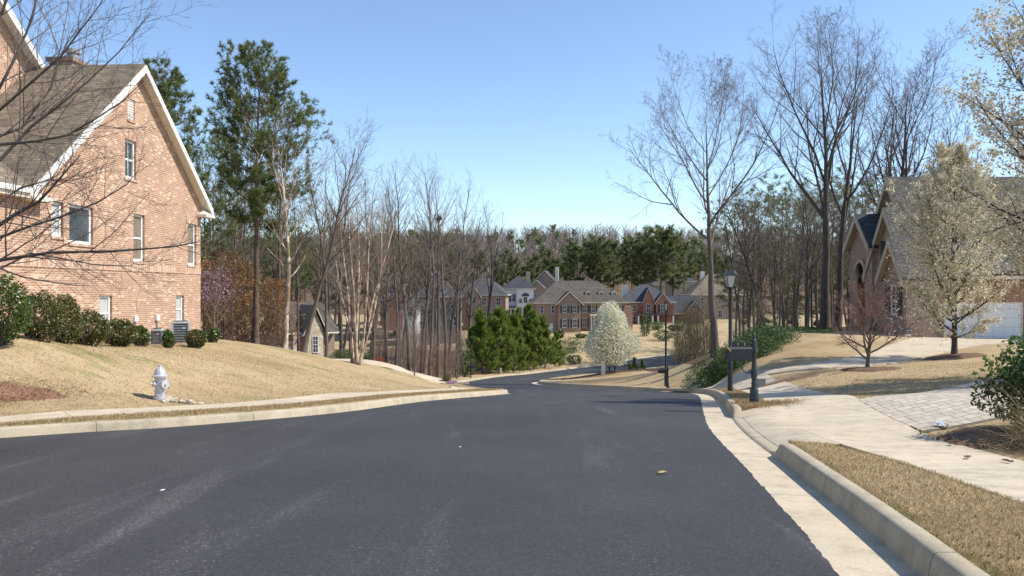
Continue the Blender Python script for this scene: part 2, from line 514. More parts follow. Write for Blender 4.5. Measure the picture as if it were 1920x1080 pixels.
M = {}
M['lawn'] = mat_lawn()
M['asphalt'] = mat_asphalt()
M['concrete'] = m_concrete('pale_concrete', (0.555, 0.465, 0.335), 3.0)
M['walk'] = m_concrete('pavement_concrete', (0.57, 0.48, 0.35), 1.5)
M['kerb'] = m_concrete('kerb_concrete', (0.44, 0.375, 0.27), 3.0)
M['mulch'] = m_plain('pine_straw', (0.205, 0.105, 0.062), 1.0, 0.6, 22, 0, 0.9)
M['brown_mulch'] = m_plain('brown_mulch', (0.15, 0.085, 0.05), 1.0, 0.55, 22, 0, 0.9)
def mat_pavers():
    t = NT('concrete_pavers')
    uv = t.coord('UV')
    b = t.n('TexBrick'); t.l(uv, b.inputs['Vector'])
    b.offset = 0.37; b.squash = 0.62; b.squash_frequency = 3
    b.inputs['Scale'].default_value = 1; b.inputs['Brick Width'].default_value = 0.52; b.inputs['Row Height'].default_value = 0.36
    b.inputs['Mortar Size'].default_value = 0.014; b.inputs['Color1'].default_value = (0.45, 0.385, 0.30, 1); b.inputs['Color2'].default_value = (0.55, 0.475, 0.375, 1)
    b.inputs['Mortar'].default_value = (0.16, 0.14, 0.11, 1)
    c = t.mix(1.0, b.outputs['Color'], t.ramp(t.noise(uv, 2, 6, .65), [(0.3, 0.8), (0.7, 1.1)]), 'MULTIPLY')
    t.set(c, 0.9); t.bump(t.math('SUBTRACT', 1.0, b.outputs['Fac']), 0.6, 0.008)
    return t.m
M['pavers'] = mat_pavers()

# ---- ground sheet
def axis(lo, hi, fine, step, far_lo, far_hi, grow=1.09):
    a = list(np.arange(lo, hi + 1e-6, fine))
    s = step
    while a[-1] < far_hi: a.append(a[-1] + s); s *= grow
    s = step
    while a[0] > far_lo: a.insert(0, a[0] - s); s *= grow
    return np.array(a)
gx = axis(-13, 17, 0.4, 0.5, -900, 900, 1.085)
gyy = axis(2, 72, 0.4, 0.5, -60, 1400, 1.035)
XX, YY = np.meshgrid(gx, gyy)
pts = np.stack([XX.ravel(), YY.ravel()], 1)
near = (np.abs(pts[:, 0]) < 130) & (pts[:, 1] < 205)
rd = np.full(len(pts), 60.0)
rd[near] = road_dist(pts[near])
zz = lawn_z(pts, rd)
zz = np.where(rd < 0.22, T(pts[:, 1]) - 0.10, zz)
_ap = (pts[:, 1] > 10.9) & (pts[:, 1] < 18.0) & (pts[:, 0] > 2) & (pts[:, 0] < 5.9)
zz = np.where(_ap, np.minimum(zz, T(pts[:, 1]) - 0.08), zz)
hill = _ss((pts[:, 1] - 240) / 200)
zz += hill * (2.5 * np.sin(pts[:, 0] / 55 + 0.6) + 3.0 * np.sin(pts[:, 0] / 140 + 2.0))
nx, ny = len(gx), len(gyy)
idx = np.arange(nx * ny).reshape(ny, nx)
F = np.stack([idx[:-1, :-1].ravel(), idx[:-1, 1:].ravel(), idx[1:, 1:].ravel(), idx[1:, :-1].ravel()], 1)
me = np_mesh('ground', np.column_stack([pts, zz]), [F], True)
x, y = pts[:, 0], pts[:, 1]
woods = np.zeros(len(pts))
WL = np.array([(-60, 38), (-14.5, 36.8), (-10.6, 37.8), (-8.2, 43), (-8.6, 50), (-16, 48), (-24, 56), (-9, 57.5), (-6.4, 59), (-5.5, 68), (-4, 78), (-2, 92), (4, 104), (6, 118), (-20, 135), (-120, 140), (-120, 38)])
WR = np.array([(10.5, 46), (13, 45.5), (15.5, 49.5), (22, 51), (45, 62), (120, 70), (120, 140), (40, 112), (22, 98), (14, 88), (10.5, 66), (11.5, 56)])
woods[inside_poly(pts, WL) | inside_poly(pts, WR)] = 1
woods[(y > 190)] = 1
at = me.attributes.new('zone', 'FLOAT', 'POINT')
at.data.foreach_set('value', woods.astype(np.float32))
tag(link('ground', me, M['lawn']), kind='structure')

# ---- sheets draped on the ground
def sheet(name, A, B, mat, dz=0.03, nc=6, zf=None, skirt=0.14, closed_ends=True):
    """strip between polylines A and B (same length), draped; UV u along, v across (metres)"""
    A, B = np.asarray(A, float), np.asarray(B, float)
    n = len(A)
    fr = np.linspace(0, 1, nc + 1)
    G = A[:, None, :] * (1 - fr[None, :, None]) + B[:, None, :] * fr[None, :, None]
    z = lawn_z(G.reshape(-1, 2)).reshape(n, nc + 1) + dz if zf is None else zf(G, fr)
    mid = (A + B) / 2
    u = np.concatenate([[0], np.cumsum(np.linalg.norm(np.diff(mid, axis=0), axis=1))])
    w = np.linalg.norm(B - A, axis=1)
    V = np.concatenate([G, z[:, :, None]], 2)
    # skirt columns
    sk0 = V[:, :1].copy(); sk0[:, :, 2] -= skirt
    sk1 = V[:, -1:].copy(); sk1[:, :, 2] -= skirt
    V = np.concatenate([sk0, V, sk1], 1)
    vv = np.concatenate([[0], fr, [1]])
    UV = np.stack([np.repeat(u[:, None], nc + 3, 1), w[:, None] * vv[None, :]], 2)
    if closed_ends:
        a = V[:1].copy(); a[:, :, 2] -= skirt; b = V[-1:].copy(); b[:, :, 2] -= skirt
        V = np.concatenate([a, V, b], 0); UV = np.concatenate([UV[:1], UV, UV[-1:]], 0)
    m, k = V.shape[:2]
    id_ = np.arange(m * k).reshape(m, k)
    F = np.stack([id_[:-1, :-1].ravel(), id_[:-1, 1:].ravel(), id_[1:, 1:].ravel(), id_[1:, :-1].ravel()], 1)
    me = np_mesh(name, V.reshape(-1, 3), [F], True)
    bm = bmesh.new(); bm.from_mesh(me)
    bmesh.ops.recalc_face_normals(bm, faces=bm.faces)
    if sum(f.normal.z for f in bm.faces) < 0: bmesh.ops.reverse_faces(bm, faces=bm.faces)
    bm.to_mesh(me); bm.free()
    me.set_sharp_from_angle(angle=math.radians(32))
    lay = me.uv_layers.new(name='uv')
    UVf = UV.reshape(-1, 2)
    vi = np.zeros(len(me.loops), np.int32); me.loops.foreach_get('vertex_index', vi)
    lay.data.foreach_set('uv', UVf[vi].astype(np.float32).ravel())
    return link(name, me, mat)

def struct(o): return tag(o, kind='structure')
# the road, with a slightly ragged asphalt edge over the gutter
def ragged(line, amp, seed):
    r = np.random.default_rng(seed)
    fine = np.vstack([np.linspace(a, b, 9, endpoint=False) for a, b in zip(line[:-1], line[1:])] + [line[-1:]])
    n = normals2(fine)
    w = np.convolve(r.normal(0, 1, len(fine) + 4), np.ones(3) / 3, 'same')[:len(fine)]
    return fine + n * (w * amp)[:, None]
RA, LA = ragged(RE, 0.011, 3), ragged(LE, 0.006, 4)
struct(sheet('road', LA, RA, M['asphalt'], nc=22, zf=lambda G, fr: T(G[:, :, 1]) + 0.018 + 0.03 * (1 - (2 * fr[None, :] - 1) ** 2), skirt=0.018))

def offs(line, d, side):      # side +1 = to the right of travel
    return line + normals2(line) * (d * side)

def kerb(name, line, side, g, hmul, mat_g, mat_k, gname):
    # gutter pan
    A, B = offs(line, -0.12, side), offs(line, g, side)
    struct(sheet(gname, A, B, mat_g, nc=3, zf=lambda G, fr: T(G[:, :, 1]) + 0.004 - 0.012 * fr[None, :], skirt=0.02))
    prof = [(g - 0.005, -0.06), (g + 0.0, 0.0), (g + 0.026, 0.140), (g + 0.040, 0.178), (g + 0.066, 0.196), (g + KW - 0.02, 0.200), (g + KW, 0.192), (g + KW + 0.002, -0.08)]
    n = normals2(line)
    rows = []
    for s, h in prof:
        p = line + n * (s * side)
        hh = np.where(h > 0, h * hmul, h)
        rows.append(np.column_stack([p, T(p[:, 1]) + hh]))
    V = np.stack(rows, 1)
    m, k = V.shape[:2]
    id_ = np.arange(m * k).reshape(m, k)
    F = np.stack([id_[:-1, :-1].ravel(), id_[:-1, 1:].ravel(), id_[1:, 1:].ravel(), id_[1:, :-1].ravel()], 1)
    me = np_mesh(name, V.reshape(-1, 3), [F], True)
    bm = bmesh.new(); bm.from_mesh(me); bmesh.ops.recalc_face_normals(bm, faces=bm.faces)
    if sum(f.normal.z for f in bm.faces) < 0: bmesh.ops.reverse_faces(bm, faces=bm.faces)
    bm.to_mesh(me); bm.free()
    me.set_sharp_from_angle(angle=math.radians(48))
    u = np.concatenate([[0], np.cumsum(np.linalg.norm(np.diff(line, axis=0), axis=1))])
    vp = np.array([p[0] + p[1] for p in prof])
    UVf = np.stack([np.repeat(u[:, None], k, 1), np.repeat(vp[None, :], m, 0)], 2).reshape(-1, 2)
    lay = me.uv_layers.new(name='uv')
    vi = np.zeros(len(me.loops), np.int32); me.loops.foreach_get('vertex_index', vi)
    lay.data.foreach_set('uv', UVf[vi].astype(np.float32).ravel())
    return struct(link(name, me, mat_k))

REd, LEd = densify(RE, 0.2), densify(LE, 0.25)
def cut(y, a, b, low=0.12, fl=0.35):
    """1 outside [a,b], low inside, short flares"""
    k = np.minimum(_ss((a - y) / fl), 1) + np.minimum(_ss((y - b) / fl), 1)
    return low + (1 - low) * np.clip(k, 0, 1)
hR = cut(REd[:, 1], 11.2, 16.6) * np.where((REd[:, 1] > 36) & (REd[:, 1] < 47), cut(REd[:, 1], 40.2, 42.6), 1)
hL = np.where(LEd[:, 1] > 50, cut(LEd[:, 1], 55.5, 59.5), 1) * .84
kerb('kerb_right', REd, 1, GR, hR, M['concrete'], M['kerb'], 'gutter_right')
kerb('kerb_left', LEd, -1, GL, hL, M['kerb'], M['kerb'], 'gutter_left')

# verges: the grass strip behind each kerb
VL0, VL1 = offs(LEd, GL + KW, -1), offs(LEd, GL + KW + 1.0, -1)
sel = (LEd[:, 1] > 3) & (LEd[:, 1] < 55.2)
struct(sheet('verge_left', VL0[sel], VL1[sel], M['lawn'], 0.022, 4))
sel = (LEd[:, 1] > 59.8) & (LEd[:, 0] < 45) & (LEd[:, 1] > 50)
struct(sheet('verge_far', VL0[sel], offs(LEd, GL + KW + 2.4, -1)[sel], M['lawn'], 0.022, 5))
sel = (LEd[:, 1] > -6) & (LEd[:, 1] < 42)
wl0, wl1 = offs(LEd, GL + KW + 0.98, -1)[sel], offs(LEd, GL + KW + 2.3, -1)[sel]
struct(sheet('pavement_left', wl0, wl1, M['walk'], 0.035, 4))

# right side: pavement, verge strips, apron, drives
wr = [((4.2, 2.5), (5.55, 2.5)), ((4.35, 7), (5.7, 7)), ((4.6, 11.6), (6.15, 11.4)), ((5.2, 15), (6.95, 14.4)), ((5.75, 18), (7.6, 17.4)), ((6.55, 21.3), (8.5, 21.3)), ((7.5, 26), (9.25, 26.3)), ((8.3, 30), (9.7, 30.2)), ((9.0, 34.5), (10.2, 34.8))]
WA, WB = smooth_line([a for a, b in wr], n=12), smooth_line([b for a, b in wr], n=12)
struct(sheet('pavement_right', WA, WB, M['walk'], 0.036, 5))
KB = offs(REd, GR + KW, 1)
def pair(sel, other):
    """right partner on polyline `other` for the selected kerb stations (by y)"""
    a = KB[sel]; return a, np.column_stack([np.interp(a[:, 1], other[:, 1], other[:, 0]), a[:, 1]])
s_ = (REd[:, 1] > -3) & (REd[:, 1] < 11.25)
a, b = pair(s_, WA); b = b + np.array([0.02, 0])
b[-8:] = a[-8:] + (b[-8:] - a[-8:]) * np.linspace(1, 0.72, 8)[:, None]
struct(sheet('verge_right', a, b, M['lawn'], 0.03, 6))
s_ = (REd[:, 1] > 17.9) & (REd[:, 1] < 33)
a, b = pair(s_, WA); b = b + np.array([0.02, 0])
struct(sheet('verge_corner', a, b, M['lawn'], 0.03, 5))
s_ = (REd[:, 1] > 11.0) & (REd[:, 1] < 18.0)
a, b = pair(s_, WA); b = b + np.array([0.03, 0])
def zap(G, fr):
    yy = G[:, :, 1]
    hm = np.interp(yy[:, 0], REd[:, 1][:400], hR[:400])
    lo = T(yy) + 0.03 + 0.0 * hm[:, None]
    hi = lawn_z(G.reshape(-1, 2)).reshape(yy.shape) + 0.038
    k = (fr ** .9)[None, :]
    return lo * (1 - k) + hi * k
struct(sheet('driveway_apron', a, b, M['concrete'], nc=8, zf=zap))
# island lawn edge beyond the corner
s_ = (REd[:, 1] > 32.8) & (REd[:, 1] < 40.2)
struct(sheet('verge_bend', KB[s_], offs(REd, GR + KW + 0.5, 1)[s_], M['lawn'], 0.03, 4))
i0 = np.where(REd[:, 1] > 42.7)[0][0]
i1 = np.where(REd[:, 0] > 40)[0][0]
struct(sheet('verge_island', KB[i0:i1], offs(REd, GR + KW + 1.5, 1)[i0:i1], M['lawn'], 0.03, 4))

def strip_c(name, ctr, width, mat, dz=0.036, nc=6, n=10):
    c = smooth_line([p[:2] for p in ctr], n=n)
    w = np.interp(np.linspace(0, 1, len(c)), np.linspace(0, 1, len(ctr)), width if hasattr(width, '__len__') else [width] * len(ctr))
    nn = normals2(c)
    return struct(sheet(name, c - nn * w[:, None] / 2, c + nn * w[:, None] / 2, mat, dz, nc))
strip_c('driveway_right', [(7.95, 41.4), (9.15, 37.5), (9.1, 33.6), (10.2, 31.2), (12.3, 31.2), (14.8, 33), (17.8, 36), (21.2, 39.6), (25.2, 42.8), (29, 45.2), (33, 46)], [2.2, 1.6, 1.7, 2.0, 2.3, 2.5, 2.7, 3.6, 5.5, 6.2, 6.0], M['concrete'], 0.045, 8)
PV = [((6.5, 12.6), (7.55, 17.35)), ((8.6, 13.9), (9.4, 18.9)), ((14, 17.8), (13, 22)), ((20, 22), (19.5, 27))]
struct(sheet('driveway_pavers', smooth_line([a for a, b in PV], n=10), smooth_line([b for a, b in PV], n=10), M['pavers'], 0.04, 8))
strip_c('driveway_left', [(-4.15, 57.6), (-6.2, 56.2), (-9, 52.6), (-12.5, 50.4), (-17, 51)], [4.4, 3.2, 3.0, 3.0, 3.4], M['concrete'], 0.05, 6)
strip_c('garden_path', [(21.9, 98), (18.5, 101.5), (27, 108), (36, 112)], 1.4, M['walk'], 0.05, 3) if False else None

def patch(name, cx, cy, rx, ry, mat, dz=0.03, rot=0.0, seed=0, rings=6, nseg=28, h=0.06):
    """bed of mulch: irregular low mound draped on the ground"""
    r = np.random.default_rng(seed)
    a = np.linspace(0, 2 * np.pi, nseg, endpoint=False)
    wob = 1 + 0.10 * np.sin(3 * a + r.uniform(0, 6)) + 0.07 * np.sin(7 * a + r.uniform(0, 6)) + r.normal(0, 0.035, nseg)
    c, s = math.cos(rot), math.sin(rot)
    P_, H = [(cx, cy)], [h]
    for i in range(1, rings + 1):
        f = i / rings
        for k in range(nseg):
            u, v = rx * f * math.cos(a[k]) * wob[k], ry * f * math.sin(a[k]) * wob[k]
            P_.append((cx + u * c - v * s, cy + u * s + v * c)); H.append(h * (1 - f ** 3) - (0.05 if i == rings else 0))
    z = lawn_z(P_) + dz + np.array(H) + r.normal(0, 0.008, len(P_))
    tri = [(0, 1 + k, 1 + (k + 1) % nseg) for k in range(nseg)]
    quad = [(1 + (i - 1) * nseg + k, 1 + i * nseg + k, 1 + i * nseg + (k + 1) % nseg, 1 + (i - 1) * nseg + (k + 1) % nseg) for i in range(1, rings) for k in range(nseg)]
    me = np_mesh(name, np.column_stack([P_, z]), [np.array(tri), np.array(quad)], True)
    return struct(link(name, me, mat))
patch('mulch_bed', -11.0, 16.15, 1.75, 0.5, M['mulch'], 0.03, math.radians(38), 1)
patch('mulch_bed', 8.9, 27.6, 1.75, 0.42, M['brown_mulch'], 0.03, math.radians(10), 2)
patch('mulch_bed', 13.0, 28.9, 1.1, 0.7, M['brown_mulch'], 0.02, 0, 3, h=0.09)
patch('mulch_bed', 18.4, 32.9, 1.5, 0.9, M['brown_mulch'], 0.02, 0.3, 4, h=0.12)
patch('mulch_bed', 7.25, 11.4, 1.35, 1.1, M['brown_mulch'], 0.03, 0.5, 5, h=0.12)
patch('mulch_bed', 8.4, 66, 2.6, 1.6, M['mulch'], 0.03, 0.2, 6)
patch('mulch_bed', 9.0, 66.5, 5.5, 1.2, M['mulch'], 0.02, 0.3, 7)
patch('mulch_bed', -7.4, 51.2, 1.5, 0.8, M['mulch'], 0.03, 0, 8)
patch('mulch_bed', -1.5, 93.5, 7.5, 1.8, M['mulch'], 0.03, math.radians(52), 9)
# ------------------------------------------------------------------ house materials
M['brick_tan'] = m_brick('tan_brick', (0.34, 0.150, 0.082), (0.46, 0.245, 0.145), (0.60, 0.43, 0.30), (0.55, 0.45, 0.34), ms=0.012, pale=0.13)
M['brick_soldier'] = m_brick('soldier_brick', (0.40, 0.20, 0.12), (0.52, 0.31, 0.20), (0.64, 0.48, 0.35), (0.56, 0.44, 0.34), bw=0.072, rh=0.26, pale=0.25)
M['brick_brown'] = m_brick('brown_brick', (0.27, 0.165, 0.115), (0.34, 0.22, 0.155), (0.43, 0.30, 0.225), (0.42, 0.35, 0.28), bw=0.24, rh=0.085, pale=0.15)
M['brick_red'] = m_brick('red_brick', (0.30, 0.105, 0.065), (0.37, 0.15, 0.095), (0.42, 0.22, 0.155), (0.40, 0.30, 0.24), bw=0.24, rh=0.085, pale=0.12)
M['brick_orange'] = m_brick('orange_brick', (0.34, 0.16, 0.09), (0.40, 0.21, 0.12), (0.46, 0.28, 0.18), (0.38, 0.30, 0.23), pale=0.15)
M['stone'] = m_brick('fieldstone', (0.52, 0.41, 0.27), (0.66, 0.55, 0.39), (0.74, 0.66, 0.50), (0.38, 0.33, 0.26), bw=0.42, rh=0.24, ms=0.02, pale=0.3)
M['roof_tan'] = m_shingle('weathered_tan_shingles', (0.21, 0.168, 0.118))
M['roof_brown'] = m_shingle('grey_brown_shingles', (0.118, 0.100, 0.080))
M['roof_grey'] = m_shingle('slate_grey_shingles', (0.088, 0.089, 0.094))
M['roof_dark'] = m_shingle('dark_grey_shingles', (0.062, 0.066, 0.075))
M['trim'] = m_plain('cream_trim', (0.76, 0.70, 0.58), 0.5, 0.06)
M['white'] = m_plain('white_paint', (0.80, 0.79, 0.76), 0.45, 0.05)
M['beige'] = m_plain('beige_stucco', (0.50, 0.41, 0.29), 0.9, 0.12, 3)
M['wall_white'] = m_plain('white_stucco', (0.78, 0.77, 0.74), 0.85, 0.06, 3)
M['wall_grey'] = m_plain('grey_brown_siding', (0.20, 0.17, 0.145), 0.85, 0.15, 3)
M['shutter'] = m_plain('dark_shutters', (0.035, 0.028, 0.026), 0.6, 0.2)
M['door_red'] = m_plain('dark_red_door', (0.14, 0.03, 0.025), 0.5, 0.15)
M['metal_grey'] = m_plain('grey_painted_metal', (0.30, 0.31, 0.32), 0.45, 0.1)
M['black'] = m_plain('black_painted_iron', (0.022, 0.024, 0.028), 0.42, 0.25, 12)
def mat_glass(name, col=(0.055, 0.065, 0.075), blinds=None):
    t = NT(name)
    c = col
    if blinds:
        s = t.n('SeparateXYZ'); t.l(t.coord('UV'), s.inputs[0])
        f = t.math('FRACT', t.math('MULTIPLY', s.outputs[1], 18.0))
        c = t.mix(t.ramp(f, [(0.15, 0.45), (0.35, 1.0)]), col, blinds)
    else:
        f = t.noise(t.coord(), 1.3, 4)
        c = t.ramp(f, [(0.35, tuple(k * 0.6 for k in col)), (0.7, tuple(k * 1.6 for k in col))])
    t.set(c, 0.08, 0, 0.9)
    return t.m
M['glass'] = mat_glass('window_glass')
M['blinds'] = mat_glass('glass_over_blinds', (0.30, 0.31, 0.30), (0.52, 0.53, 0.51))
M['curtain'] = mat_glass('glass_over_brown_blinds', (0.15, 0.12, 0.09), (0.25, 0.205, 0.155))
def mat_louver():
    t = NT('white_louvers')
    s = t.n('SeparateXYZ'); t.l(t.coord('UV'), s.inputs[0])
    f = t.math('FRACT', t.math('MULTIPLY', s.outputs[1], 11.0))
    t.set(t.ramp(f, [(0.2, (0.42, 0.38, 0.32)), (0.4, (0.78, 0.73, 0.65))]), 0.6); t.bump(f, 0.8, 0.03)
    return t.m
M['louver'] = mat_louver()
def mat_panel_door():
    t = NT('white_garage_door')
    u = t.coord('UV')
    b = t.n('TexBrick'); t.l(u, b.inputs['Vector']); b.offset = 0
    b.inputs['Scale'].default_value = 1; b.inputs['Brick Width'].default_value = 0.61; b.inputs['Row Height'].default_value = 0.53
    b.inputs['Mortar Size'].default_value = 0.02
    b.inputs['Color1'].default_value = (0.78, 0.78, 0.77, 1); b.inputs['Color2'].default_value = (0.80, 0.80, 0.79, 1); b.inputs['Mortar'].default_value = (0.62, 0.62, 0.61, 1)
    t.set(b.outputs['Color'], 0.5); t.bump(t.math('SUBTRACT', 1.0, b.outputs['Fac']), 0.4, 0.01)
    return t.m
M['garage_door'] = mat_panel_door()

# ------------------------------------------------------------------ house parts (local frames)
def wall_with_holes(outer, holes, origin, ux, uz, nrm, depth=0.1):
    """outer / holes in (u,w) metres on a plane; the openings get reveals going inwards (-nrm)"""
    mb = MB()
    loops = [[Vector((u, w, 0)) for u, w in outer]] + [[Vector(p + (0,)) for p in ((a, c), (a, d), (b, d), (b, c))] for a, b, c, d in holes]
    flat = [p for L in loops for p in L]
    tri = tessellate_polygon(loops)
    O, U, Z, N = Vector(origin), Vector(ux), Vector(uz), Vector(nrm)
    to = lambda p: O + U * p[0] + Z * p[1]
    mb.add([to(p) for p in flat], [tuple(t) for t in tri])
    for a, b, c, d in holes:
        q = [(a, c), (b, c), (b, d), (a, d)]
        for i in range(4):
            p0, p1 = to(q[i]), to(q[(i + 1) % 4])
            mb.add([p0, p1, p1 - N * depth, p0 - N * depth], [(0, 1, 2, 3)])
    return mb

def window(root, x0, x1, z0, z1, y, sash=True, fr=0.06, mat='white', pane='glass', muntin=0, face='-y', name='window', vmunt=0, dep=0.05, sill=None):
    """window frame (part) with its pane (sub-part), on plane y facing -y; face '+x' / '-x' maps the plane to x=y"""
    m = MB()
    def bx(mb, a, b, c, d, e, f):        # a..b along, c..d depth (towards viewer negative), e..f up
        if face == '-y': mb.box(a, b, y + c, y + d, e, f)
        elif face == '+x': mb.box(y - d, y - c, a, b, e, f)
        else: mb.box(y + c, y + d, a, b, e, f)
    bx(m, x0, x0 + fr, -dep, 0.0, z0, z1); bx(m, x1 - fr, x1, -dep, 0.0, z0, z1)
    bx(m, x0 + fr, x1 - fr, -dep, 0.0, z1 - fr, z1); bx(m, x0 + fr, x1 - fr, -dep * 1.3, 0.0, z0, z0 + fr * 1.2)
    if sash: bx(m, x0 + fr, x1 - fr, -dep * 0.8, 0.0, (z0 + z1) / 2 - fr * 0.4, (z0 + z1) / 2 + fr * 0.4)
    for i in range(1, vmunt + 1):
        xx = x0 + fr + (x1 - x0 - 2 * fr) * i / (vmunt + 1)
        bx(m, xx - .014, xx + .014, -dep * 0.7, 0.0, z0 + fr * 1.2, z1 - fr)
    for i in range(1, muntin + 1):
        zq = z0 + fr + (z1 - z0 - 2 * fr) * i / (muntin + 1)
        bx(m, x0 + fr, x1 - fr, -dep * 0.66, 0.0, zq - .014, zq + .014)
    f = m.build(name, M[mat], root)
    g = MB(); bx(g, x0 + fr * .9, x1 - fr * .9, -dep * 0.35, -dep * 0.1, z0 + fr, z1 - fr * .9)
    g.build('pane', M[pane], f)
    if sill:
        s = MB(); bx(s, x0 - .06, x1 + .06, -dep - .06, 0.0, z0 - .09, z0 - .002); s.build('sill', M[sill], f)
    return f

def gable_roof(root, x0, x1, y0, y1, ze, rise, axis, mat, over=0.4, rake=0.3, th=0.18, trim='trim', name='roof', fascia=True):
    """pitched roof over the rectangle; axis = ridge direction ('x' or 'y')"""
    m, f = MB(), MB()
    if axis == 'y': a0, a1, b0, b1 = x0, x1, y0, y1
    else: a0, a1, b0, b1 = y0, y1, x0, x1
    mid = (a0 + a1) / 2; half = (a1 - a0) / 2; sl = rise / half
    el = ze - over * sl
    def pt(a, b, z): return (a, b, z) if axis == 'y' else (b, a, z)
    for s, ae in ((-1, a0 - over), (1, a1 + over)):
        b_ = [pt(ae, b0 - rake, el + .02), pt(mid, b0 - rake, ze + rise + .02), pt(mid, b1 + rake, ze + rise + .02), pt(ae, b1 + rake, el + .02)]
        t_ = [(p[0], p[1], p[2] + th) for p in b_]
        m.hexa(b_, t_)
        if fascia:
            for bb in (b0 - rake, b1 + rake):
                o = -0.025 if bb < b0 else 0.025
                q = [pt(ae, bb, el - .03), pt(mid, bb, ze + rise - .03), pt(mid, bb, ze + rise + th - .03), pt(ae, bb, el + th - .03)]
                ext = pt(0, o, 0)
                f.prism(q, ext)
            q0, q1 = pt(ae, b0 - rake, el - .04), pt(ae + s * 0.03, b1 + rake, el + th - .05)
            f.box(min(q0[0], q1[0]), max(q0[0], q1[0]), min(q0[1], q1[1]), max(q0[1], q1[1]), q0[2], q1[2])
    r = m.build(name, M[mat], root)
    if fascia: f.build('fascia', M[trim], r)
    return r

def hip_roof(root, x0, x1, y0, y1, ze, pitch, mat, over=0.4, trim='trim', name='roof', th=0.16):
    x0, x1, y0, y1 = x0 - over, x1 + over, y0 - over, y1 + over
    w, d = x1 - x0, y1 - y0
    h = min(w, d) / 2 * pitch
    if w >= d: r0, r1 = (x0 + d / 2, (y0 + y1) / 2), (x1 - d / 2, (y0 + y1) / 2)
    else: r0, r1 = ((x0 + x1) / 2, y0 + w / 2), ((x0 + x1) / 2, y1 - w / 2)
    z = ze + th
    m = MB()
    A, B, C, D = (x0, y0, z), (x1, y0, z), (x1, y1, z), (x0, y1, z)
    R0, R1 = (*r0, z + h), (*r1, z + h)
    if w >= d:
        m.quad(A, B, R1, R0); m.quad(B, C, R1); m.quad(C, D, R0, R1); m.quad(D, A, R0)
    else:
        m.quad(A, B, R0); m.quad(B, C, R1, R0); m.quad(C, D, R1); m.quad(D, A, R0, R1)
    m.quad(D, C, B, A)
    r = m.build(name, M[mat], root, fix=False)
    e = MB(); e.box(x0 + .015, x1 - .015, y0 + .015, y1 - .015, ze - .02, z - .004); e.build('eave', M[trim], r)
    return r

def gable_wall(root, x0, x1, y0, y1, zb, ze, rise, axis, mat, name='wall'):
    m = MB()
    if axis == 'y':
        mid = (x0 + x1) / 2
        m.prism([(x0, y0, zb), (x1, y0, zb), (x1, y0, ze), (mid, y0, ze + rise), (x0, y0, ze)], (0, y1 - y0, 0))
    else:
        mid = (y0 + y1) / 2
        m.prism([(x0, y0, zb), (x0, y1, zb), (x0, y1, ze), (x0, mid, ze + rise), (x0, y0, ze)], (x1 - x0, 0, 0))
    return m.build(name, M[mat], root)

def boxpart(root, name, mat, *b, **k):
    return MB().box(*b).build(name, M[mat], root, **k)

def shutters(root, x0, x1, z0, z1, y, w=0.4):
    for a, b in ((x0 - w - .03, x0 - .03), (x1 + .03, x1 + w + .03)):
        boxpart(root, 'shutter', 'shutter', a, b, y - 0.05, y, z0, z1)

# ------------------------------------------------------------------ near brick house on the left
HC = Vector((-13.3, 34.0, 0.0))
HDIR = Vector((100 / FPX, 1, 0)).normalized()
hrz = math.atan2(HDIR.y, HDIR.x)
H1 = empty('brick_house', 'large tan brick house with white gable trim on the left lawn', 'house', HC, hrz)
def lw(px):
    k = (960 - px) / FPX
    return -(34 * k - 13.3) / (k + 0.067)            # local x of the wall seen at px
def lh(px, py):
    d = 34.0 + lw(px) * HDIR.y
    return EYE + (HY - py) * d / FPX
wins = [(234, 255, 263, 336, 'glass', 1, 0), (96, 118, 378, 444, 'blinds', 0, 1), (129, 174, 386, 458, 'glass', 0, 0), (250, 271, 402, 491, 'curtain', 0, 0), (352, 368, 420, 498, 'curtain', 0, 0), (186, 210, 554, 622, 'blinds', 0, 0), (330, 345, 554, 606, 'blinds', 0, 0)]
vent = (239, 252, 186, 226)
holes = []
for w in wins + [vent]:
    xm = (w[0] + w[1]) / 2
    holes.append((lw(w[0]), lw(w[1]), lh(xm, w[3]), lh(xm, w[2])))
apz, evz = 9.62, 5.30
pitch = (apz - evz) / 5.08
LX, RX, AX = -10.75, 0.0, -5.08
lz = apz - pitch * (AX - LX)
outer = [(-14.2, -1.6), (RX, -1.6), (RX, evz), (AX, apz), (LX, lz), (LX, lz - .32), (-14.2, lz - .32)]
mb = wall_with_holes(outer, holes, (0, 0, 0), (1, 0, 0), (0, 0, 1), (0, -1, 0), 0.16)
mb.quad((RX, 0, -1.6), (RX, 9, -1.6), (RX, 9, evz), (RX, 0, evz))
mb.quad((-14.2, 9, -1.6), (-14.2, 0, -1.6), (-14.2, 0, lz - .32), (-14.2, 9, lz - .32))
mb.build('wall', M['brick_tan'], H1, fix=False)
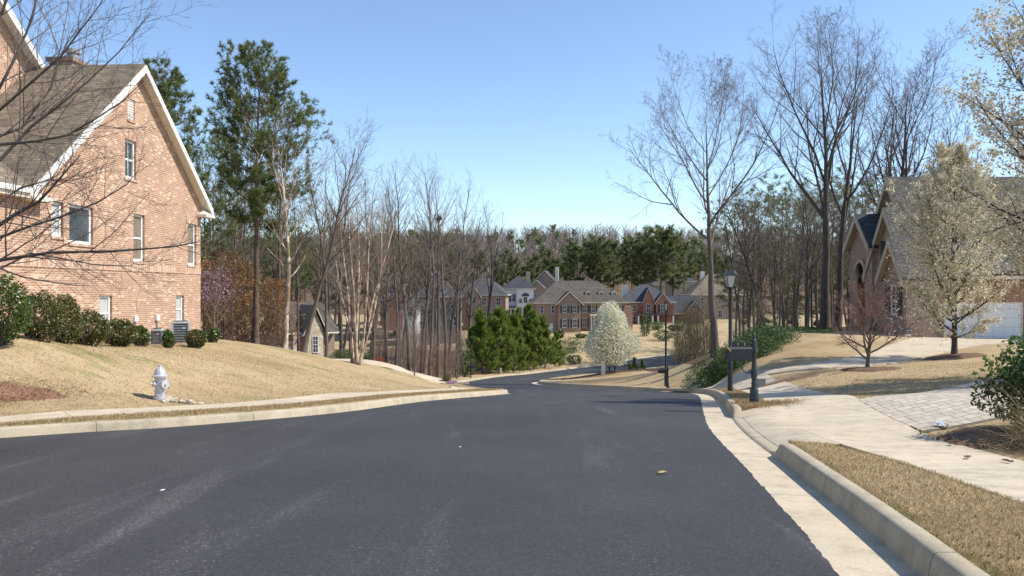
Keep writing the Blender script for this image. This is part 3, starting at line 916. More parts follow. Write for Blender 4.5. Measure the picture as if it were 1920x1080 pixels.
# soldier course between the floors, header courses over the openings
bz = lh(200, 500)
sc = MB().box(-14.19, RX + .012, -0.022, 0.0, bz - .12, bz + .14)
for (a, b, c, d) in holes[1:5]:
    sc.box(a - .1, b + .1, -0.016, 0.0, d, d + .2) if d < bz + 2.6 else None
sc.build('brick_band', M['brick_soldier'], H1)
for w, h in zip(wins, holes):
    window(H1, h[0] + .012, h[1] - .012, h[2] + .012, h[3] - .012, 0.155, sash=w[0] != 129, fr=0.075, pane=w[4], vmunt=w[5] if w[5] else 0, muntin=w[6], dep=0.075)
    MB().box(h[0] - .05, h[1] + .05, -0.045, 0.05, h[2] - .075, h[2] + .004).build('sill', M['brick_soldier'], H1)
v = holes[-1]
boxpart(H1, 'louver_vent', 'louver', v[0] + .01, v[1] - .01, 0.03, 0.08, v[2] + .01, v[3] - .01)
MB().box(v[0] - .05, v[1] + .05, -0.04, 0.05, v[2] - .07, v[2]).build('sill', M['brick_soldier'], H1)
# roof: two slopes with an overhanging rake
rf, so, fa = MB(), MB(), MB()
ov = 0.34
def rz(x): return apz - pitch * abs(x - AX)
XL, XR = -11.2, 0.42
for xe in (XL, XR):
    b_ = [(xe, -ov, rz(xe) + .10), (AX, -ov, apz + .10), (AX, 9.3, apz + .10), (xe, 9.3, rz(xe) + .10)]
    rf.hexa(b_, [(p[0], p[1], p[2] + .12) for p in b_])
    so.hexa([(xe, -ov, rz(xe) + .03), (AX, -ov, apz + .03), (AX, 9.3, apz + .03), (xe, 9.3, rz(xe) + .03)], [(p[0], p[1], p[2] - .002) for p in b_])
    fa.prism([(xe, -ov, rz(xe) - .10), (AX, -ov, apz - .10), (AX, -ov, apz + .17), (xe, -ov, rz(xe) + .17)], (0, -0.035, 0))
zl = rz(XL)
rf.hexa([(-14.6, -ov, zl - .02), (XL + .05, -ov, zl - .02), (XL + .05, 4.2, zl + 3.4), (-14.6, 4.2, zl + 3.4)], [(-14.6, -ov, zl + .14), (XL + .05, -ov, zl + .14), (XL + .05, 4.2, zl + 3.56), (-14.6, 4.2, zl + 3.56)])
so.box(-14.6, XL - .0, -ov, .05, zl - .17, zl - .03)
fa.box(-14.6, XL - .13, -ov - .09, -ov - .003, zl - .05, zl + .1)
rfo = rf.build('roof', M['roof_tan'], H1)
so.build('soffit', M['trim'], rfo)
fa.build('fascia', M['white'], rfo)
# eave returns and gutters
for xe, s in ((XL, -1), (XR, 1)):
    z = rz(xe); gt = MB()
    if s < 0: continue
    gt.box(xe - .02 if s > 0 else xe - .12, xe + .12 if s > 0 else xe + .02, -ov, 9.3, z - .10, z + .06)
    gt.build('gutter', M['white'], rfo)
for xe, s in ((XL, -1), (XR, 1)):
    z = rz(xe)
    a, b = (xe - .12, LX + .35) if s < 0 else (RX - .30, xe + .12)
    m = MB(); m.box(a, b, -ov - .06, 0.0, z - .22, z - .11)
    m.add([(a, -ov - .06, z - .11), (b, -ov - .06, z - .11), (b, 0, z - .11), (a, 0, z - .11), ((a + b) / 2, 0, z + .16)], [(0, 1, 4), (1, 2, 4), (2, 3, 4), (3, 0, 4)])
    m.build('eave_return', M['trim'], rfo)
# taller main block behind: gable wall with its own roof
B0, BA, BZ = 3.9, -11.2, 14.6
bp = 0.80
mw = MB().prism([(-22, B0, -1), (-0.6, B0, -1), (-0.6, B0, BZ - bp * 10.6), (BA, B0, BZ), (-22, B0, BZ - bp * 10.8)], (0, 11, 0))
mw.build('main_wall', M['brick_tan'], H1)
rf2, f2 = MB(), MB()
for xe in (-22.6, 0.2):
    z = BZ - bp * abs(xe - BA)
    b_ = [(xe, B0 - .4, z + .08), (BA, B0 - .4, BZ + .08), (BA, 15.2, BZ + .08), (xe, 15.2, z + .08)]
    rf2.hexa(b_, [(p[0], p[1], p[2] + .14) for p in b_])
    f2.prism([(xe, B0 - .4, z - .16), (BA, B0 - .4, BZ - .16), (BA, B0 - .4, BZ + .16), (xe, B0 - .4, z + .16)], (0, -0.035, 0))
    f2.prism([(xe, B0 - .4, z + .0), (BA, B0 - .4, BZ + .0), (BA, B0 - .4, BZ + .078), (xe, B0 - .4, z + .078)], (0, .39, 0))
r2 = rf2.build('main_roof', M['roof_tan'], H1)
f2.build('fascia', M['white'], r2)
ch = MB().box(-3.9, -2.7, 3.2, 4.1, 6, 10.35)
ch.box(-4.0, -2.6, 3.1, 4.2, 10.35, 10.5)
co_ = ch.build('chimney', M['brick_brown'], H1)
MB().lathe([(0.20, 10.5), (0.20, 10.82), (0.27, 10.84), (0.27, 10.98), (0.16, 11.02)], 14, (-3.2, 3.6, 0)).build('chimney_cap', M['metal_grey'], co_)
# small white boxes and a conduit on the wall
for px, pt_, pb in ((252, 592, 603), (293, 590, 601)):
    a, b = lw(px - 3), lw(px + 3)
    o = MB().box(a, b, -0.09, 0.0, lh(px, pb), lh(px, pt_)).build('meter_box', M['white'], H1, bevel=0.01)
    MB().box((a + b) / 2 - .018, (a + b) / 2 + .018, -0.05, -0.003, lh(px, pb) - .62, lh(px, pb) - .002).build('conduit', M['metal_grey'], o)
# ------------------------------------------------------------------ house on the right, seen gable-on behind the pear trees
RH = empty('gabled_house', 'brown brick house with stepped steep gables and white garage door behind the pear trees', 'house', (0, 0, 0))
zb = -2.2
M['roof_gable'] = m_shingle('dim_brown_shingles', (0.10, 0.09, 0.078))
M['trim_tan'] = m_plain('tan_trim', (0.46, 0.37, 0.26), 0.6, 0.08)
def gable_face(root, X, yc, half, ze, za, zbot, back, mat, holes=(), roof='roof_gable', over=0.35, name='gable', wback=None):
    """steep gable looking towards -X at plane X, its roof running back (+X)"""
    o = [(-half, zbot), (half, zbot), (half, ze), (0, za), (-half, ze)]
    mb = wall_with_holes(o, list(holes), (X, yc, 0), (0, -1, 0), (0, 0, 1), (-1, 0, 0), 0.12)
    for s in (-1, 1):
        y = yc + s * half
        mb.quad((X, y, zbot), (X + (wback or back), y, zbot), (X + (wback or back), y, ze), (X, y, ze))
    w = mb.build(name, M[mat], root, fix=False)
    sl = (za - ze) / half
    r, f = MB(), MB()
    for s in (-1, 1):
        ye, zE = yc + s * (half + .28), ze - .28 * sl
        b_ = [(X - over, ye, zE + .06), (X - over, yc, za + .06), (X + back, yc, za + .06), (X + back, ye, zE + .06)]
        r.hexa(b_, [(p[0], p[1], p[2] + .18) for p in b_])
        f.prism([(X - over, ye, zE - .28), (X - over, yc, za - .28), (X - over, yc, za + .2), (X - over, ye, zE + .2)], (-0.04, 0, 0))
        f.prism([(X - over + .002, ye, zE + .0), (X - over + .002, yc, za + .0), (X - over + .002, yc, za + .058), (X - over + .002, ye, zE + .058)], (over - .004, 0, 0))
    ro = r.build('roof', M[roof], root)
    f.build('fascia', M['trim_tan'], ro)
    return w
# (local y on the wall runs to the viewer's right: u = -(y - yc))
gable_face(RH, 23.6, 49.5, 3.9, 2.85, 8.45, zb, 18.4, 'brick_brown', [(-.55, .55, 5.15, 6.55)], name='wall', wback=.75, roof='roof_gable')
gable_face(RH, 22.5, 47.5, 2.5, 2.75, 6.35, zb, 5.5, 'brick_brown', [(-.5, .5, 3.0, 4.6)], name='wall', wback=1.9)
gable_face(RH, 22.2, 50.7, 1.6, 4.45, 6.25, zb, 5, 'brick_brown', [(-.6, .6, -1.0, 3.4)], roof='roof_dark', name='wall')
gable_face(RH, 21.9, 45.6, 1.35, 2.5, 4.4, zb, 3, 'brick_brown', [(-.5, .5, .2, 1.9)], name='wall', wback=1.5)
for X, yc, a, b, c, d in ((23.72, 49.5, -.55, .55, 5.15, 6.55), (22.62, 47.5, -.5, .5, 3.0, 4.6), (22.02, 45.6, -.5, .5, .2, 1.9)):
    window(RH, yc - b, yc - a, c, d, X, face='-x', fr=.07, dep=.08, vmunt=1, muntin=2)
    for s in (-1, 1):
        y0 = yc + s * ((b - a) / 2 + .24)
        boxpart(RH, 'shutter', 'shutter', X - .20, X - .128, y0 - .2, y0 + .2, c, d)
# arched entry in the small gable: dark recess with an arch-headed surround
m = MB(); n = 14
ring = [(math.cos(math.pi * k / n), math.sin(math.pi * k / n)) for k in range(n + 1)]
for k in range(n):
    (a, b), (c, d) = ring[k], ring[k + 1]
    q = [(22.16, 50.7 - e * r, 2.75 + f * r) for r in (.62, .86) for e, f in ((a, b), (c, d))]
    m.hexa([q[0], q[1], q[3], q[2]], [(p[0] - .07, p[1], p[2]) for p in (q[0], q[1], q[3], q[2])])
m.build('arch', M['brick_soldier'], RH)
dr = boxpart(RH, 'door', 'door_red', 22.6, 22.66, 50.1, 51.3, -1.2, 2.0)
boxpart(dr, 'pane', 'glass', 22.5, 22.55, 50.12, 51.28, 2.1, 3.3)
# garage wing facing the drive
mb = wall_with_holes([(22.6, -2.2), (42, -2.2), (42, 2.7), (22.6, 2.7)], [(24.85, 29.75, -1.22, .92), (30.45, 35.3, -1.22, .92)], (0, 46.3, 0), (1, 0, 0), (0, 0, 1), (0, -1, 0), 0.2)
mb.build('wall', M['brick_orange'], RH, fix=False)
for a, b in ((24.85, 29.75), (30.45, 35.3)):
    g = boxpart(RH, 'garage_door', 'garage_door', a + .07, b - .07, 46.42, 46.47, -1.22, .85)
    fr = MB(); fr.box(a, a + .07, 46.36, 46.48, -1.22, .92); fr.box(b - .07, b, 46.36, 46.48, -1.22, .92); fr.box(a + .07, b - .07, 46.36, 46.48, .852, .92)
    fr.build('frame', M['white'], g)
mr = RH
MB().box(24.7, 42, 45.16, 45.30, 2.26, 2.42).build('gutter', M['trim'], mr)
MB().tube([(24.2, 46.2, 2.4), (24.2, 46.2, -1.25)], .05, 8).build('downspout', M['trim'], RH)
MB().box(24.0, 42, 46.62, 54, -2.2, 2.5).build('wall', M['brick_brown'], RH)
# dormer on the garage roof
dm = MB().prism([(30.6, 46.6, 3.2), (32.2, 46.6, 3.2), (32.2, 46.6, 4.9), (31.4, 46.6, 5.7), (30.6, 46.6, 4.9)], (0, 2.5, 0)).build('dormer', M['brick_brown'], RH)
window(dm, 31.0, 31.8, 3.5, 4.8, 46.59, fr=.07)

# ------------------------------------------------------------------ houses down in the valley
def place(px, py, d): return P(px, py, d)

# tan-brick house with three dormers, behind the white pear
x, y, z = P(1048, 622, 148)
A = empty('brick_house', 'brown brick house with three roof dormers beyond the dense white pear tree', 'house', (x, y, z), math.radians(4))
MB().box(0, 13.2, 3.0, 12, -2, 5.3).build('wall', M['brick_brown'], A)
gable_wall(A, -0.1, 4.1, 0, 6, -2, 5.3, 2.1, 'y', 'brick_brown')
MB().box(-4.2, -0.1, 1.2, 11, -2, 5.25).build('wall', M['brick_brown'], A)
MB().box(13.2, 15.0, 5, 11, -2, 4.6).build('wall', M['brick_brown'], A)
hip_roof(A, -4.3, 13.3, 2.4, 12.2, 5.3, 0.78, 'roof_brown')
gable_roof(A, -0.2, 4.2, 0, 6.5, 5.3, 2.1, 'y', 'roof_brown', .4, .3)
hip_roof(A, -4.4, -0.1, 1.0, 8.5, 5.25, 0.6, 'roof_brown', over=.3)
for wx in (0.65, 2.55):
    for z0, z1, mm in ((.75, 2.35, 2), (3.5, 4.85, 2)):
        window(A, wx, wx + .85, z0, z1, -.02, vmunt=1, muntin=mm, dep=.05)
        shutters(A, wx, wx + .85, z0, z1, -.02, .33)
for wx in (4.9, 6.5, 8.2, 10.2, 11.6):
    for z0, z1 in ((.75, 2.35), (3.5, 4.85)):
        if z0 < 1 and wx in (6.5, 8.2): continue
        window(A, wx, wx + .85, z0, z1, 2.98, vmunt=1, muntin=2, dep=.05)
        if wx != 8.2: shutters(A, wx, wx + .85, z0, z1, 2.98, .3)
for wx in (-3.3, -1.3):
    window(A, wx, wx + .55, 3.4, 4.9, 1.18, dep=.05)
boxpart(A, 'garage_door', 'garage_door', -3.6, -1.0, 1.12, 1.19, -.6, 1.5)
dr = boxpart(A, 'door', 'door_red', 7.2, 8.1, 2.93, 2.99, .1, 2.3)
for cx_ in (6.4, 6.9, 8.5, 9.0):
    MB().lathe([(.13, .0), (.11, .1), (.10, 2.75), (.14, 2.85)], 10, (cx_, 1.7, 0)).build('column', M['white'], A)
boxpart(A, 'porch_roof', 'trim', 6.1, 9.3, 1.4, 3.0, 2.86, 3.15)
boxpart(A, 'porch_floor', 'beige', 6.0, 9.4, 1.3, 3.0, -1.0, 0.0)
for i, wx in enumerate((6.2, 8.7, 11.2)):
    dz, dy = 6.3, 3.9
    d_ = gable_wall(A, wx - .55, wx + .55, dy, dy + 3, dz - .3, dz + 1.05, .45, 'y', 'trim', 'dormer')
    gable_roof(d_, wx - .6, wx + .6, dy, dy + 3, dz + 1.05, .5, 'y', 'roof_brown', .12, .12, .06)
    window(d_, wx - .33, wx + .33, dz, dz + 1.0, dy - .02, vmunt=1, muntin=1, dep=.05)
boxpart(A, 'chimney', 'brick_brown', 1.2, 2.1, 8.5, 9.4, 7, 10.2)

# red-brick house with porch
x, y, z = P(1178, 612, 165)
B = empty('brick_house', 'red brick house with a white posted porch and slate roof in the valley', 'house', (x, y, z), math.radians(-3))
MB().box(-1.5, 9.6, 1.5, 10.5, -2, 4.9).build('wall', M['brick_red'], B)
gable_wall(B, 3.1, 5.4, .6, 5, -1, 4.9, 3.0, 'y', 'brick_red')
gable_wall(B, 5.7, 8.5, 0, 5, 2.5, 4.9, 2.0, 'y', 'brick_red')
MB().box(9.6, 15.4, 2.4, 9, -2, 2.9).build('wall', M['brick_red'], B)
gable_wall(B, 11.9, 15.5, .6, 4, -2, 2.9, 2.2, 'y', 'brick_red')
hip_roof(B, -1.6, 9.7, 1.3, 10.7, 4.9, .72, 'roof_grey')
gable_roof(B, 3.0, 5.5, .6, 5.5, 4.9, 3.0, 'y', 'roof_grey', .25, .3)
gable_roof(B, 5.6, 8.6, 0, 5.5, 4.9, 2.0, 'y', 'roof_grey', .25, .3)
gable_roof(B, 9.7, 15.5, 2.2, 9.2, 2.9, 3.2, 'x', 'roof_dark', .4, .2)
gable_roof(B, 11.8, 15.6, .6, 5.4, 2.9, 2.2, 'y', 'roof_dark', .25, .3)
for (a, b_, c, d_, yy) in ((.6, 1.8, 3.0, 4.4, 1.48), (3.75, 4.75, 2.9, 4.6, .58), (6.6, 7.7, 3.0, 4.5, -.02), (3.6, 4.8, .5, 2.2, .58), (.6, 1.8, .5, 2.0, 1.48)):
    window(B, a, b_, c, d_, yy, vmunt=1, muntin=2, dep=.05)
shutters(B, 6.6, 7.7, 3.0, 4.5, -.02, .4)
window(B, 13.3, 14.1, 3.2, 4.4, .58, dep=.05); shutters(B, 13.3, 14.1, 3.2, 4.4, .58, .25)
window(B, 12.4, 13.2, .4, 1.9, .58, dep=.05); window(B, 14.2, 15.0, .4, 1.9, .58, dep=.05)
boxpart(B, 'porch_roof', 'roof_grey', 1.8, 9.4, -1.3, 1.5, 2.25, 2.5)
boxpart(B, 'porch_floor', 'trim', 1.8, 9.4, -1.3, .55, -1.2, -.1)
for cx_ in (2.0, 4.9, 6.0, 9.1):
    boxpart(B, 'porch_post', 'white', cx_ - .14, cx_ + .14, -1.2, -.92, -.1, 2.25)
rl = MB()
for a, b_ in ((2.16, 4.74), (6.16, 8.94)):
    rl.box(a, b_, -1.1, -1.03, .75, .84)
    for k in range(12): xx = a + .1 + k * (b_ - a - .2) / 11; rl.box(xx - .02, xx + .02, -1.09, -1.05, -.1, .75)
rl.build('railing', M['white'], B)
boxpart(B, 'door', 'door_red', 4.95, 5.9, 1.42, 1.49, -.1, 2.0)
boxpart(B, 'chimney', 'trim', -.8, .5, 6, 7.2, 5, 8.6)

# white house with arched window, behind the young pines
x, y, z = P(942, 612, 172)
Cw = empty('white_house', 'white stucco house with a tall arched window and dark grey roof above the young pines', 'house', (x, y, z), math.radians(-2))
MB().box(0, 6.6, 0, 9, -4, 8.0).build('wall', M['wall_white'], Cw)
MB().box(3.1, 6.7, -.5, 0, -4, 8.0).build('wall', M['wall_white'], Cw)
MB().box(-3.6, 0, 1.0, 8, -4, 7.1).build('wall', M['beige'], Cw)
hip_roof(Cw, -.1, 6.8, -.4, 9.2, 8.05, .75, 'roof_dark', over=.3)
hip_roof(Cw, -9.5, 1, 1, 9.2, 7.2, .72, 'roof_grey', over=.35)
MB().box(-9.5, -3.6, 1.6, 8, -4, 7.15).build('wall', M['brick_brown'], Cw)
for (a, b_, c, d_) in ((4.55, 5.45, 5.0, 6.4), (3.6, 4.3, 5.0, 6.0), (5.7, 6.35, 5.0, 6.0), (4.5, 5.5, 1.8, 4.2), (3.55, 4.25, 1.8, 4.2), (5.75, 6.4, 1.8, 4.2)):
    window(Cw, a, b_, c, d_, -.52, sash=False, vmunt=1, muntin=2, dep=.05)
m = MB(); m.add([(5.0 + .85 * math.cos(math.pi * k / 12), -.56, 6.5 + .75 * math.sin(math.pi * k / 12)) for k in range(13)] + [(5.0 + .85 * math.cos(math.pi * k / 12), -.50, 6.5 + .75 * math.sin(math.pi * k / 12)) for k in range(13)], [tuple(range(13))] + [(k, k + 1, k + 14, k + 13) for k in range(12)])
m.build('arched_pane', M['glass'], Cw)
for a in (.25, 1.2, 2.1):
    window(Cw, a, a + .8, 5.3, 7.0, -.02, vmunt=1, muntin=1, dep=.05)
boxpart(Cw, 'porch_roof', 'roof_dark', -.2, 3.0, -2.6, -.02, 4.1, 4.4)
for cx_ in (0.0, .95, 1.9, 2.8):
    boxpart(Cw, 'porch_post', 'white', cx_ - .11, cx_ + .11, -2.4, -2.18, .8, 4.1)
boxpart(Cw, 'porch_floor', 'white', -.2, 3.0, -2.6, -.02, .4, .8)
for a in (.2, 1.1, 2.0): boxpart(Cw, 'pane', 'glass', a, a + .75, -.06, -.01, 1.2, 3.6)
boxpart(Cw, 'chimney', 'beige', 5.0, 5.9, 6.5, 7.4, 8, 12.0)

# steep dark roof right of it
x, y, z = P(984, 600, 186)
D = empty('brick_house', 'brown brick house with a steep slate roof and cream chimney beside the white stucco house', 'house', (x, y, z), math.radians(-8))
gable_wall(D, 0, 5.5, 0, 8, -4, 6.6, 2.6, 'y', 'brick_brown')
MB().box(3, 11, 3, 12, -4, 6.6).build('wall', M['brick_brown'], D)
gable_roof(D, -.1, 5.6, 0, 9, 6.6, 2.6, 'y', 'roof_grey', .35, .3)
gable_roof(D, -1, 9.5, 4, 13, 6.6, 4.9, 'y', 'roof_grey', .4, .3)
gable_wall(D, -.9, 9.4, 4.1, 12.9, 3, 6.6, 4.85, 'y', 'brick_brown')
window(D, 2.1, 3.3, 4.2, 6.0, -.02, dep=.05, vmunt=1)
boxpart(D, 'chimney', 'trim', 6.4, 7.2, 8.5, 9.3, 9, 12.6)

# grey roofs seen through the bare trees on the left of the valley
def side_house(name, label, px, py, d, w, dep, h, pitch, wall, roof, rot=0, wins=4, gable=None, chimney=None, storeys=2):
    x, y, z = P(px, py, d)
    r = empty(name, label, 'house', (x, y, z), math.radians(rot))
    MB().box(0, w, 0, dep, -3, h).build('wall', M[wall], r)
    hip_roof(r, -.1, w + .1, -.1, dep + .1, h, pitch, roof)
    if gable:
        a, b, rise = gable
        gable_wall(r, a, b, -1.0, 4, -3, h, rise, 'y', wall)
        gable_roof(r, a - .1, b + .1, -1.0, dep * .6, h, rise, 'y', roof, .3, .25)
        window(r, (a + b) / 2 - .5, (a + b) / 2 + .5, h - 1.7, h - .2, -1.02, vmunt=1, dep=.05)
    for i in range(wins):
        a = w * (i + .5) / wins - .5
        if gable and gable[0] - .6 < a + .5 < gable[1] + .6: continue
        window(r, a, a + 1.0, h - 2.0, h - .5, -.02, vmunt=1, dep=.05)
        if storeys > 1: window(r, a, a + 1.0, h - 5.0, h - 3.3, -.02, vmunt=1, dep=.05)
    if chimney:
        boxpart(r, 'chimney', chimney[2], chimney[0], chimney[0] + .9, dep * .55, dep * .55 + .9, h, chimney[1])
    return r
side_house('brick_house', 'low brown house with wide grey roof and brick front left of the white stucco house', 868, 606, 160, 8.6, 8, 5.6, .75, 'brick_brown', 'roof_grey', -4, 3, (1.2, 3.4, 1.6))
side_house('brick_house', 'orange brick house whose gable peeks over the grey roofs left of the white stucco house', 858, 560, 205, 8.5, 9, 4.6, .6, 'brick_orange', 'roof_brown', 0, 2, (1.5, 6.0, 2.0), (6.9, 9.3, 'trim'), 1)
side_house('grey_house', 'big grey roofed house half hidden by bare trunks in the left wood', 778, 622, 138, 8.0, 9, 6.0, .8, 'wall_grey', 'roof_grey', 3, 3, None, (2.6, 10.6, 'white'))
side_house('white_house', 'small white gabled house low among the bare trunks of the left wood', 754, 612, 118, 2.6, 5, 3.2, .8, 'wall_white', 'roof_grey', 6, 1, (.2, 2.2, 1.6), None, 1)
side_house('brick_house', 'brown brick gabled house glimpsed behind the birch clump', 716, 590, 150, 4.2, 8, 5.6, .8, 'brick_red', 'roof_brown', 6, 1, (.6, 3.3, 1.6), None, 2)
# right of the red house
side_house('brick_house', 'tall dark brick house with a wide tan roof behind the big bare tree', 1298, 618, 176, 12.5, 10, 7.6, .85, 'brick_brown', 'roof_tan', 2, 3, None, (3.4, 13.0, 'trim'))
side_house('grey_house', 'pale grey house showing between the pine trunks above the red brick house', 1206, 562, 236, 6.2, 7, 4.2, .7, 'beige', 'roof_brown', 0, 2, None, None, 1)
side_house('brick_house', 'brown house with a dark roof and deck right of the red brick house', 1262, 575, 205, 6.2, 8, 6.4, .5, 'beige', 'roof_dark', 4, 2, None, (4.6, 8.9, 'beige'), 2)

# stone-fronted cottage below the left lawn
x, y, z = P(553, 676, 74)
E = empty('stone_cottage', 'low house with a pale stone gable and tan shingle roof behind the left lawn crest', 'house', (x, y, z), math.radians(36))
MB().box(-.9, 1.3, 0.4, 8, -2, 3.1).build('wall', M['brick_brown'], E)
gable_wall(E, 1.25, 3.1, -0.3, 5, -2, 3.3, 2.1, 'y', 'stone')
boxpart(E, 'corner_pier', 'stone', -.15, .55, .05, .39, -2, 3.05)
MB().box(3.1, 4.9, .8, 8, -2, 2.9).build('wall', M['brick_brown'], E)
gable_roof(E, 1.05, 3.3, -.3, 6, 3.3, 2.5, 'y', 'roof_tan', .3, .25)
gable_roof(E, -.9, 4.9, .4, 8.4, 3.1, 3.0, 'x', 'roof_brown', .35, .2)
E.scale = (.86, .86, .86)
window(E, 1.85, 2.5, .75, 2.6, -.32, vmunt=1, muntin=3, dep=.06)
boxpart(E, 'garage_door', 'garage_door', -.75, -.25, .33, .39, -.3, 2.1)
# ------------------------------------------------------------------ street things
def on(x, y): return gz(x, y)
M['hyd'] = m_plain('silver_white_hydrant_paint', (0.56, 0.56, 0.58), 0.36, 0.14, 14, 0.3)
M['stone_rubble'] = m_plain('broken_concrete', (0.52, 0.45, 0.34), 0.95, 0.25, 9, 0, 0.6)
M['iron'] = m_plain('dark_grey_cast_iron', (0.045, 0.05, 0.058), 0.38, 0.3, 20, 0.3, 0.1)
M['box_iron'] = m_plain('dark_blue_grey_mailbox_paint', (0.022, 0.026, 0.032), 0.6, 0.2, 7)
M['gold'] = m_plain('gold_lettering', (0.62, 0.42, 0.08), 0.35, 0.1, 5, 0.4)
M['lamp_glass'] = m_plain('frosted_lamp_glass', (0.62, 0.60, 0.54), 0.25, 0.05)
M['utility_green'] = m_plain('grey_green_utility_box', (0.20, 0.23, 0.22), 0.5, 0.1)
M['ac_dark'] = m_plain('dark_condenser_grille', (0.10, 0.105, 0.115), 0.5, 0.25, 40, 0.3)
M['ac_light'] = m_plain('light_grey_condenser_metal', (0.48, 0.50, 0.52), 0.45, 0.1, 6, 0.3)
M['paper'] = m_plain('white_paper', (0.78, 0.78, 0.80), 0.8, 0.05)
M['leaf_yellow'] = m_plain('dry_leaf', (0.42, 0.30, 0.10), 0.8, .2)
M['blue_sign'] = m_plain('blue_sign_face', (0.055, 0.055, 0.22), 0.4, 0.05)

# fire hydrant
hx, hy = P(300, 748, 18.3)[:2]
hz = on(hx, hy) - 0.02
hy_ = empty('fire_hydrant', 'silver white fire hydrant at the edge of the left lawn beside broken concrete', 'hydrant', (hx, hy, hz), math.radians(8))
MB().lathe([(.135, -.1), (.135, .02), (.15, .03), (.15, .08), (.118, .09), (.112, .30), (.118, .42), (.112, .50), (.125, .51), (.128, .535)], 20).build('barrel', M['hyd'], hy_, True)
MB().lathe([(.128, .535), (.182, .545), (.186, .575), (.135, .60), (.132, .625), (.118, .68), (.085, .735), (.05, .765), (.034, .77), (.034, .815), (.0, .82)], 24, flute=8, fd=0.05).build('bonnet', M['hyd'], hy_, True)
def nozzle(ang, r, ln, z, nm='nozzle'):
    o = MB().lathe([(r * .82, .05), (r * .82, ln - .05), (r, ln - .045), (r, ln), (r * .95, ln + .012), (.026, ln + .014), (.026, ln + .05), (0, ln + .052)], 18, (0, 0, 0), axis='x').build(nm, M['hyd'], hy_, True)
    o.rotation_euler = (0, 0, ang); o.location = (0, 0, z)
nozzle(math.radians(-38), .105, .19, .385)
nozzle(math.radians(-135), .066, .165, .40)
nozzle(math.radians(55), .066, .165, .40)
ch = MB()
a0, a1 = Vector((-.115, -.125, .37)), Vector((.09, -.13, .12))
ch.tube([(-.118, -.13, .37), (-.10, -.14, .25), (-.04, -.15, .155), (.03, -.15, .125), (.08, -.125, .125)], .009, 6)
ch.build('chain', M['hyd'], hy_, True)
MB().tube([(.15, -.115, .36), (.155, -.11, .24), (.13, -.10, .15)], .009, 6).build('chain', M['hyd'], hy_, True)
# rubble beside it
def rock(name, label, x, y, s, seed, group=None, mat='stone_rubble', flat=.6):
    r = np.random.default_rng(seed)
    bm = bmesh.new()
    pts_ = r.normal(0, 1, (16, 3)); pts_ /= np.linalg.norm(pts_, axis=1)[:, None]
    for p in pts_ * r.uniform(.7, 1, (16, 1)): bm.verts.new((p[0] * s, p[1] * s * .8, p[2] * s * flat))
    bmesh.ops.convex_hull(bm, input=bm.verts)
    me = bpy.data.meshes.new(name); bm.to_mesh(me); bm.free()
    o = link(name, me, M[mat]); o.location = (x, y, on(x, y) + s * flat * .45)
    return tag(o, label, 'rubble', group)
rr = random.Random(5)
for i, (dx, dy, s) in enumerate([(.24, -.15, .12), (.33, .02, .09), (.40, -.22, .07), (.52, -.12, .08), (.62, -.2, .06), (.74, -.14, .09), (.84, -.2, .07), (.18, -.3, .06), (.97, -.1, .06), (.68, -.02, .05)]):
    rock('concrete_chunk', 'chunk of broken concrete strewn beside the white fire hydrant', hx + dx, hy + dy, s * 1.5, 30 + i, 'broken concrete beside the hydrant')

# air conditioners by the left house
def ac_unit(label, x, y, rz, w, h, light=True):
    r = empty('air_conditioner', label, 'air conditioner', (x, y, on(x, y)), rz)
    boxpart(r, 'base_pad', 'concrete', -w * .58, w * .58, -w * .58, w * .58, -.15, .07)
    MB().box(-w / 2 + .04, w / 2 - .04, -w / 2 + .04, w / 2 - .04, .07, h - .08).build('coil_grille', M['ac_dark'], r)
    for sx in (-1, 1):
        for sy in (-1, 1):
            p = MB(); c = .07
            p.box(min(sx * w / 2, sx * (w / 2 - c)), max(sx * w / 2, sx * (w / 2 - c)), min(sy * w / 2, sy * (w / 2 - c)), max(sy * w / 2, sy * (w / 2 - c)), .07, h - .08)
            p.build('corner_post', M['ac_light' if light else 'ac_dark'], r, bevel=.012)
    MB().box(-w / 2, w / 2, -w / 2, w / 2, h - .08, h).build('top_cover', M['ac_light'], r, bevel=.02)
    fg = MB()
    for k in range(9): fg.lathe([(.04 + k * w * .045, h + .012), (.045 + k * w * .045, h + .018)], 20) if False else None
    fg.lathe([(w * .40, h + .001), (w * .40, h + .03), (w * .36, h + .03), (w * .36, h + .012), (.05, h + .012), (.05, h + .03), (0, h + .03)], 24)
    fg.build('fan_guard', M['ac_dark'], r, True)
    gr = MB()
    for k in range(7):
        zq = .15 + k * (h - .3) / 6
        for s in (-1, 1): gr.box(-w / 2 + .075, w / 2 - .075, s * (w / 2 - .03) - .006, s * (w / 2 - .03) + .006, zq - .008, zq + .008); gr.box(s * (w / 2 - .03) - .006, s * (w / 2 - .03) + .006, -w / 2 + .075, w / 2 - .075, zq - .008, zq + .008)
    gr.build('wire_guard', M['ac_light'], r)
    boxpart(r, 'badge', 'white', w * .1, w * .28, -w / 2 + .0, -w / 2 + .022, h * .7, h * .74)
    return r
x, y, z = P(339, 650, 30.4)
ac_unit('large grey air conditioner unit between clipped shrubs at the house corner', x, y, math.radians(20), .64, .86)
x, y, z = P(295, 653, 28.6)
ac_unit('small dark air conditioner unit with wire guard beside the larger grey one', x, y, math.radians(8), .36, .60, False)

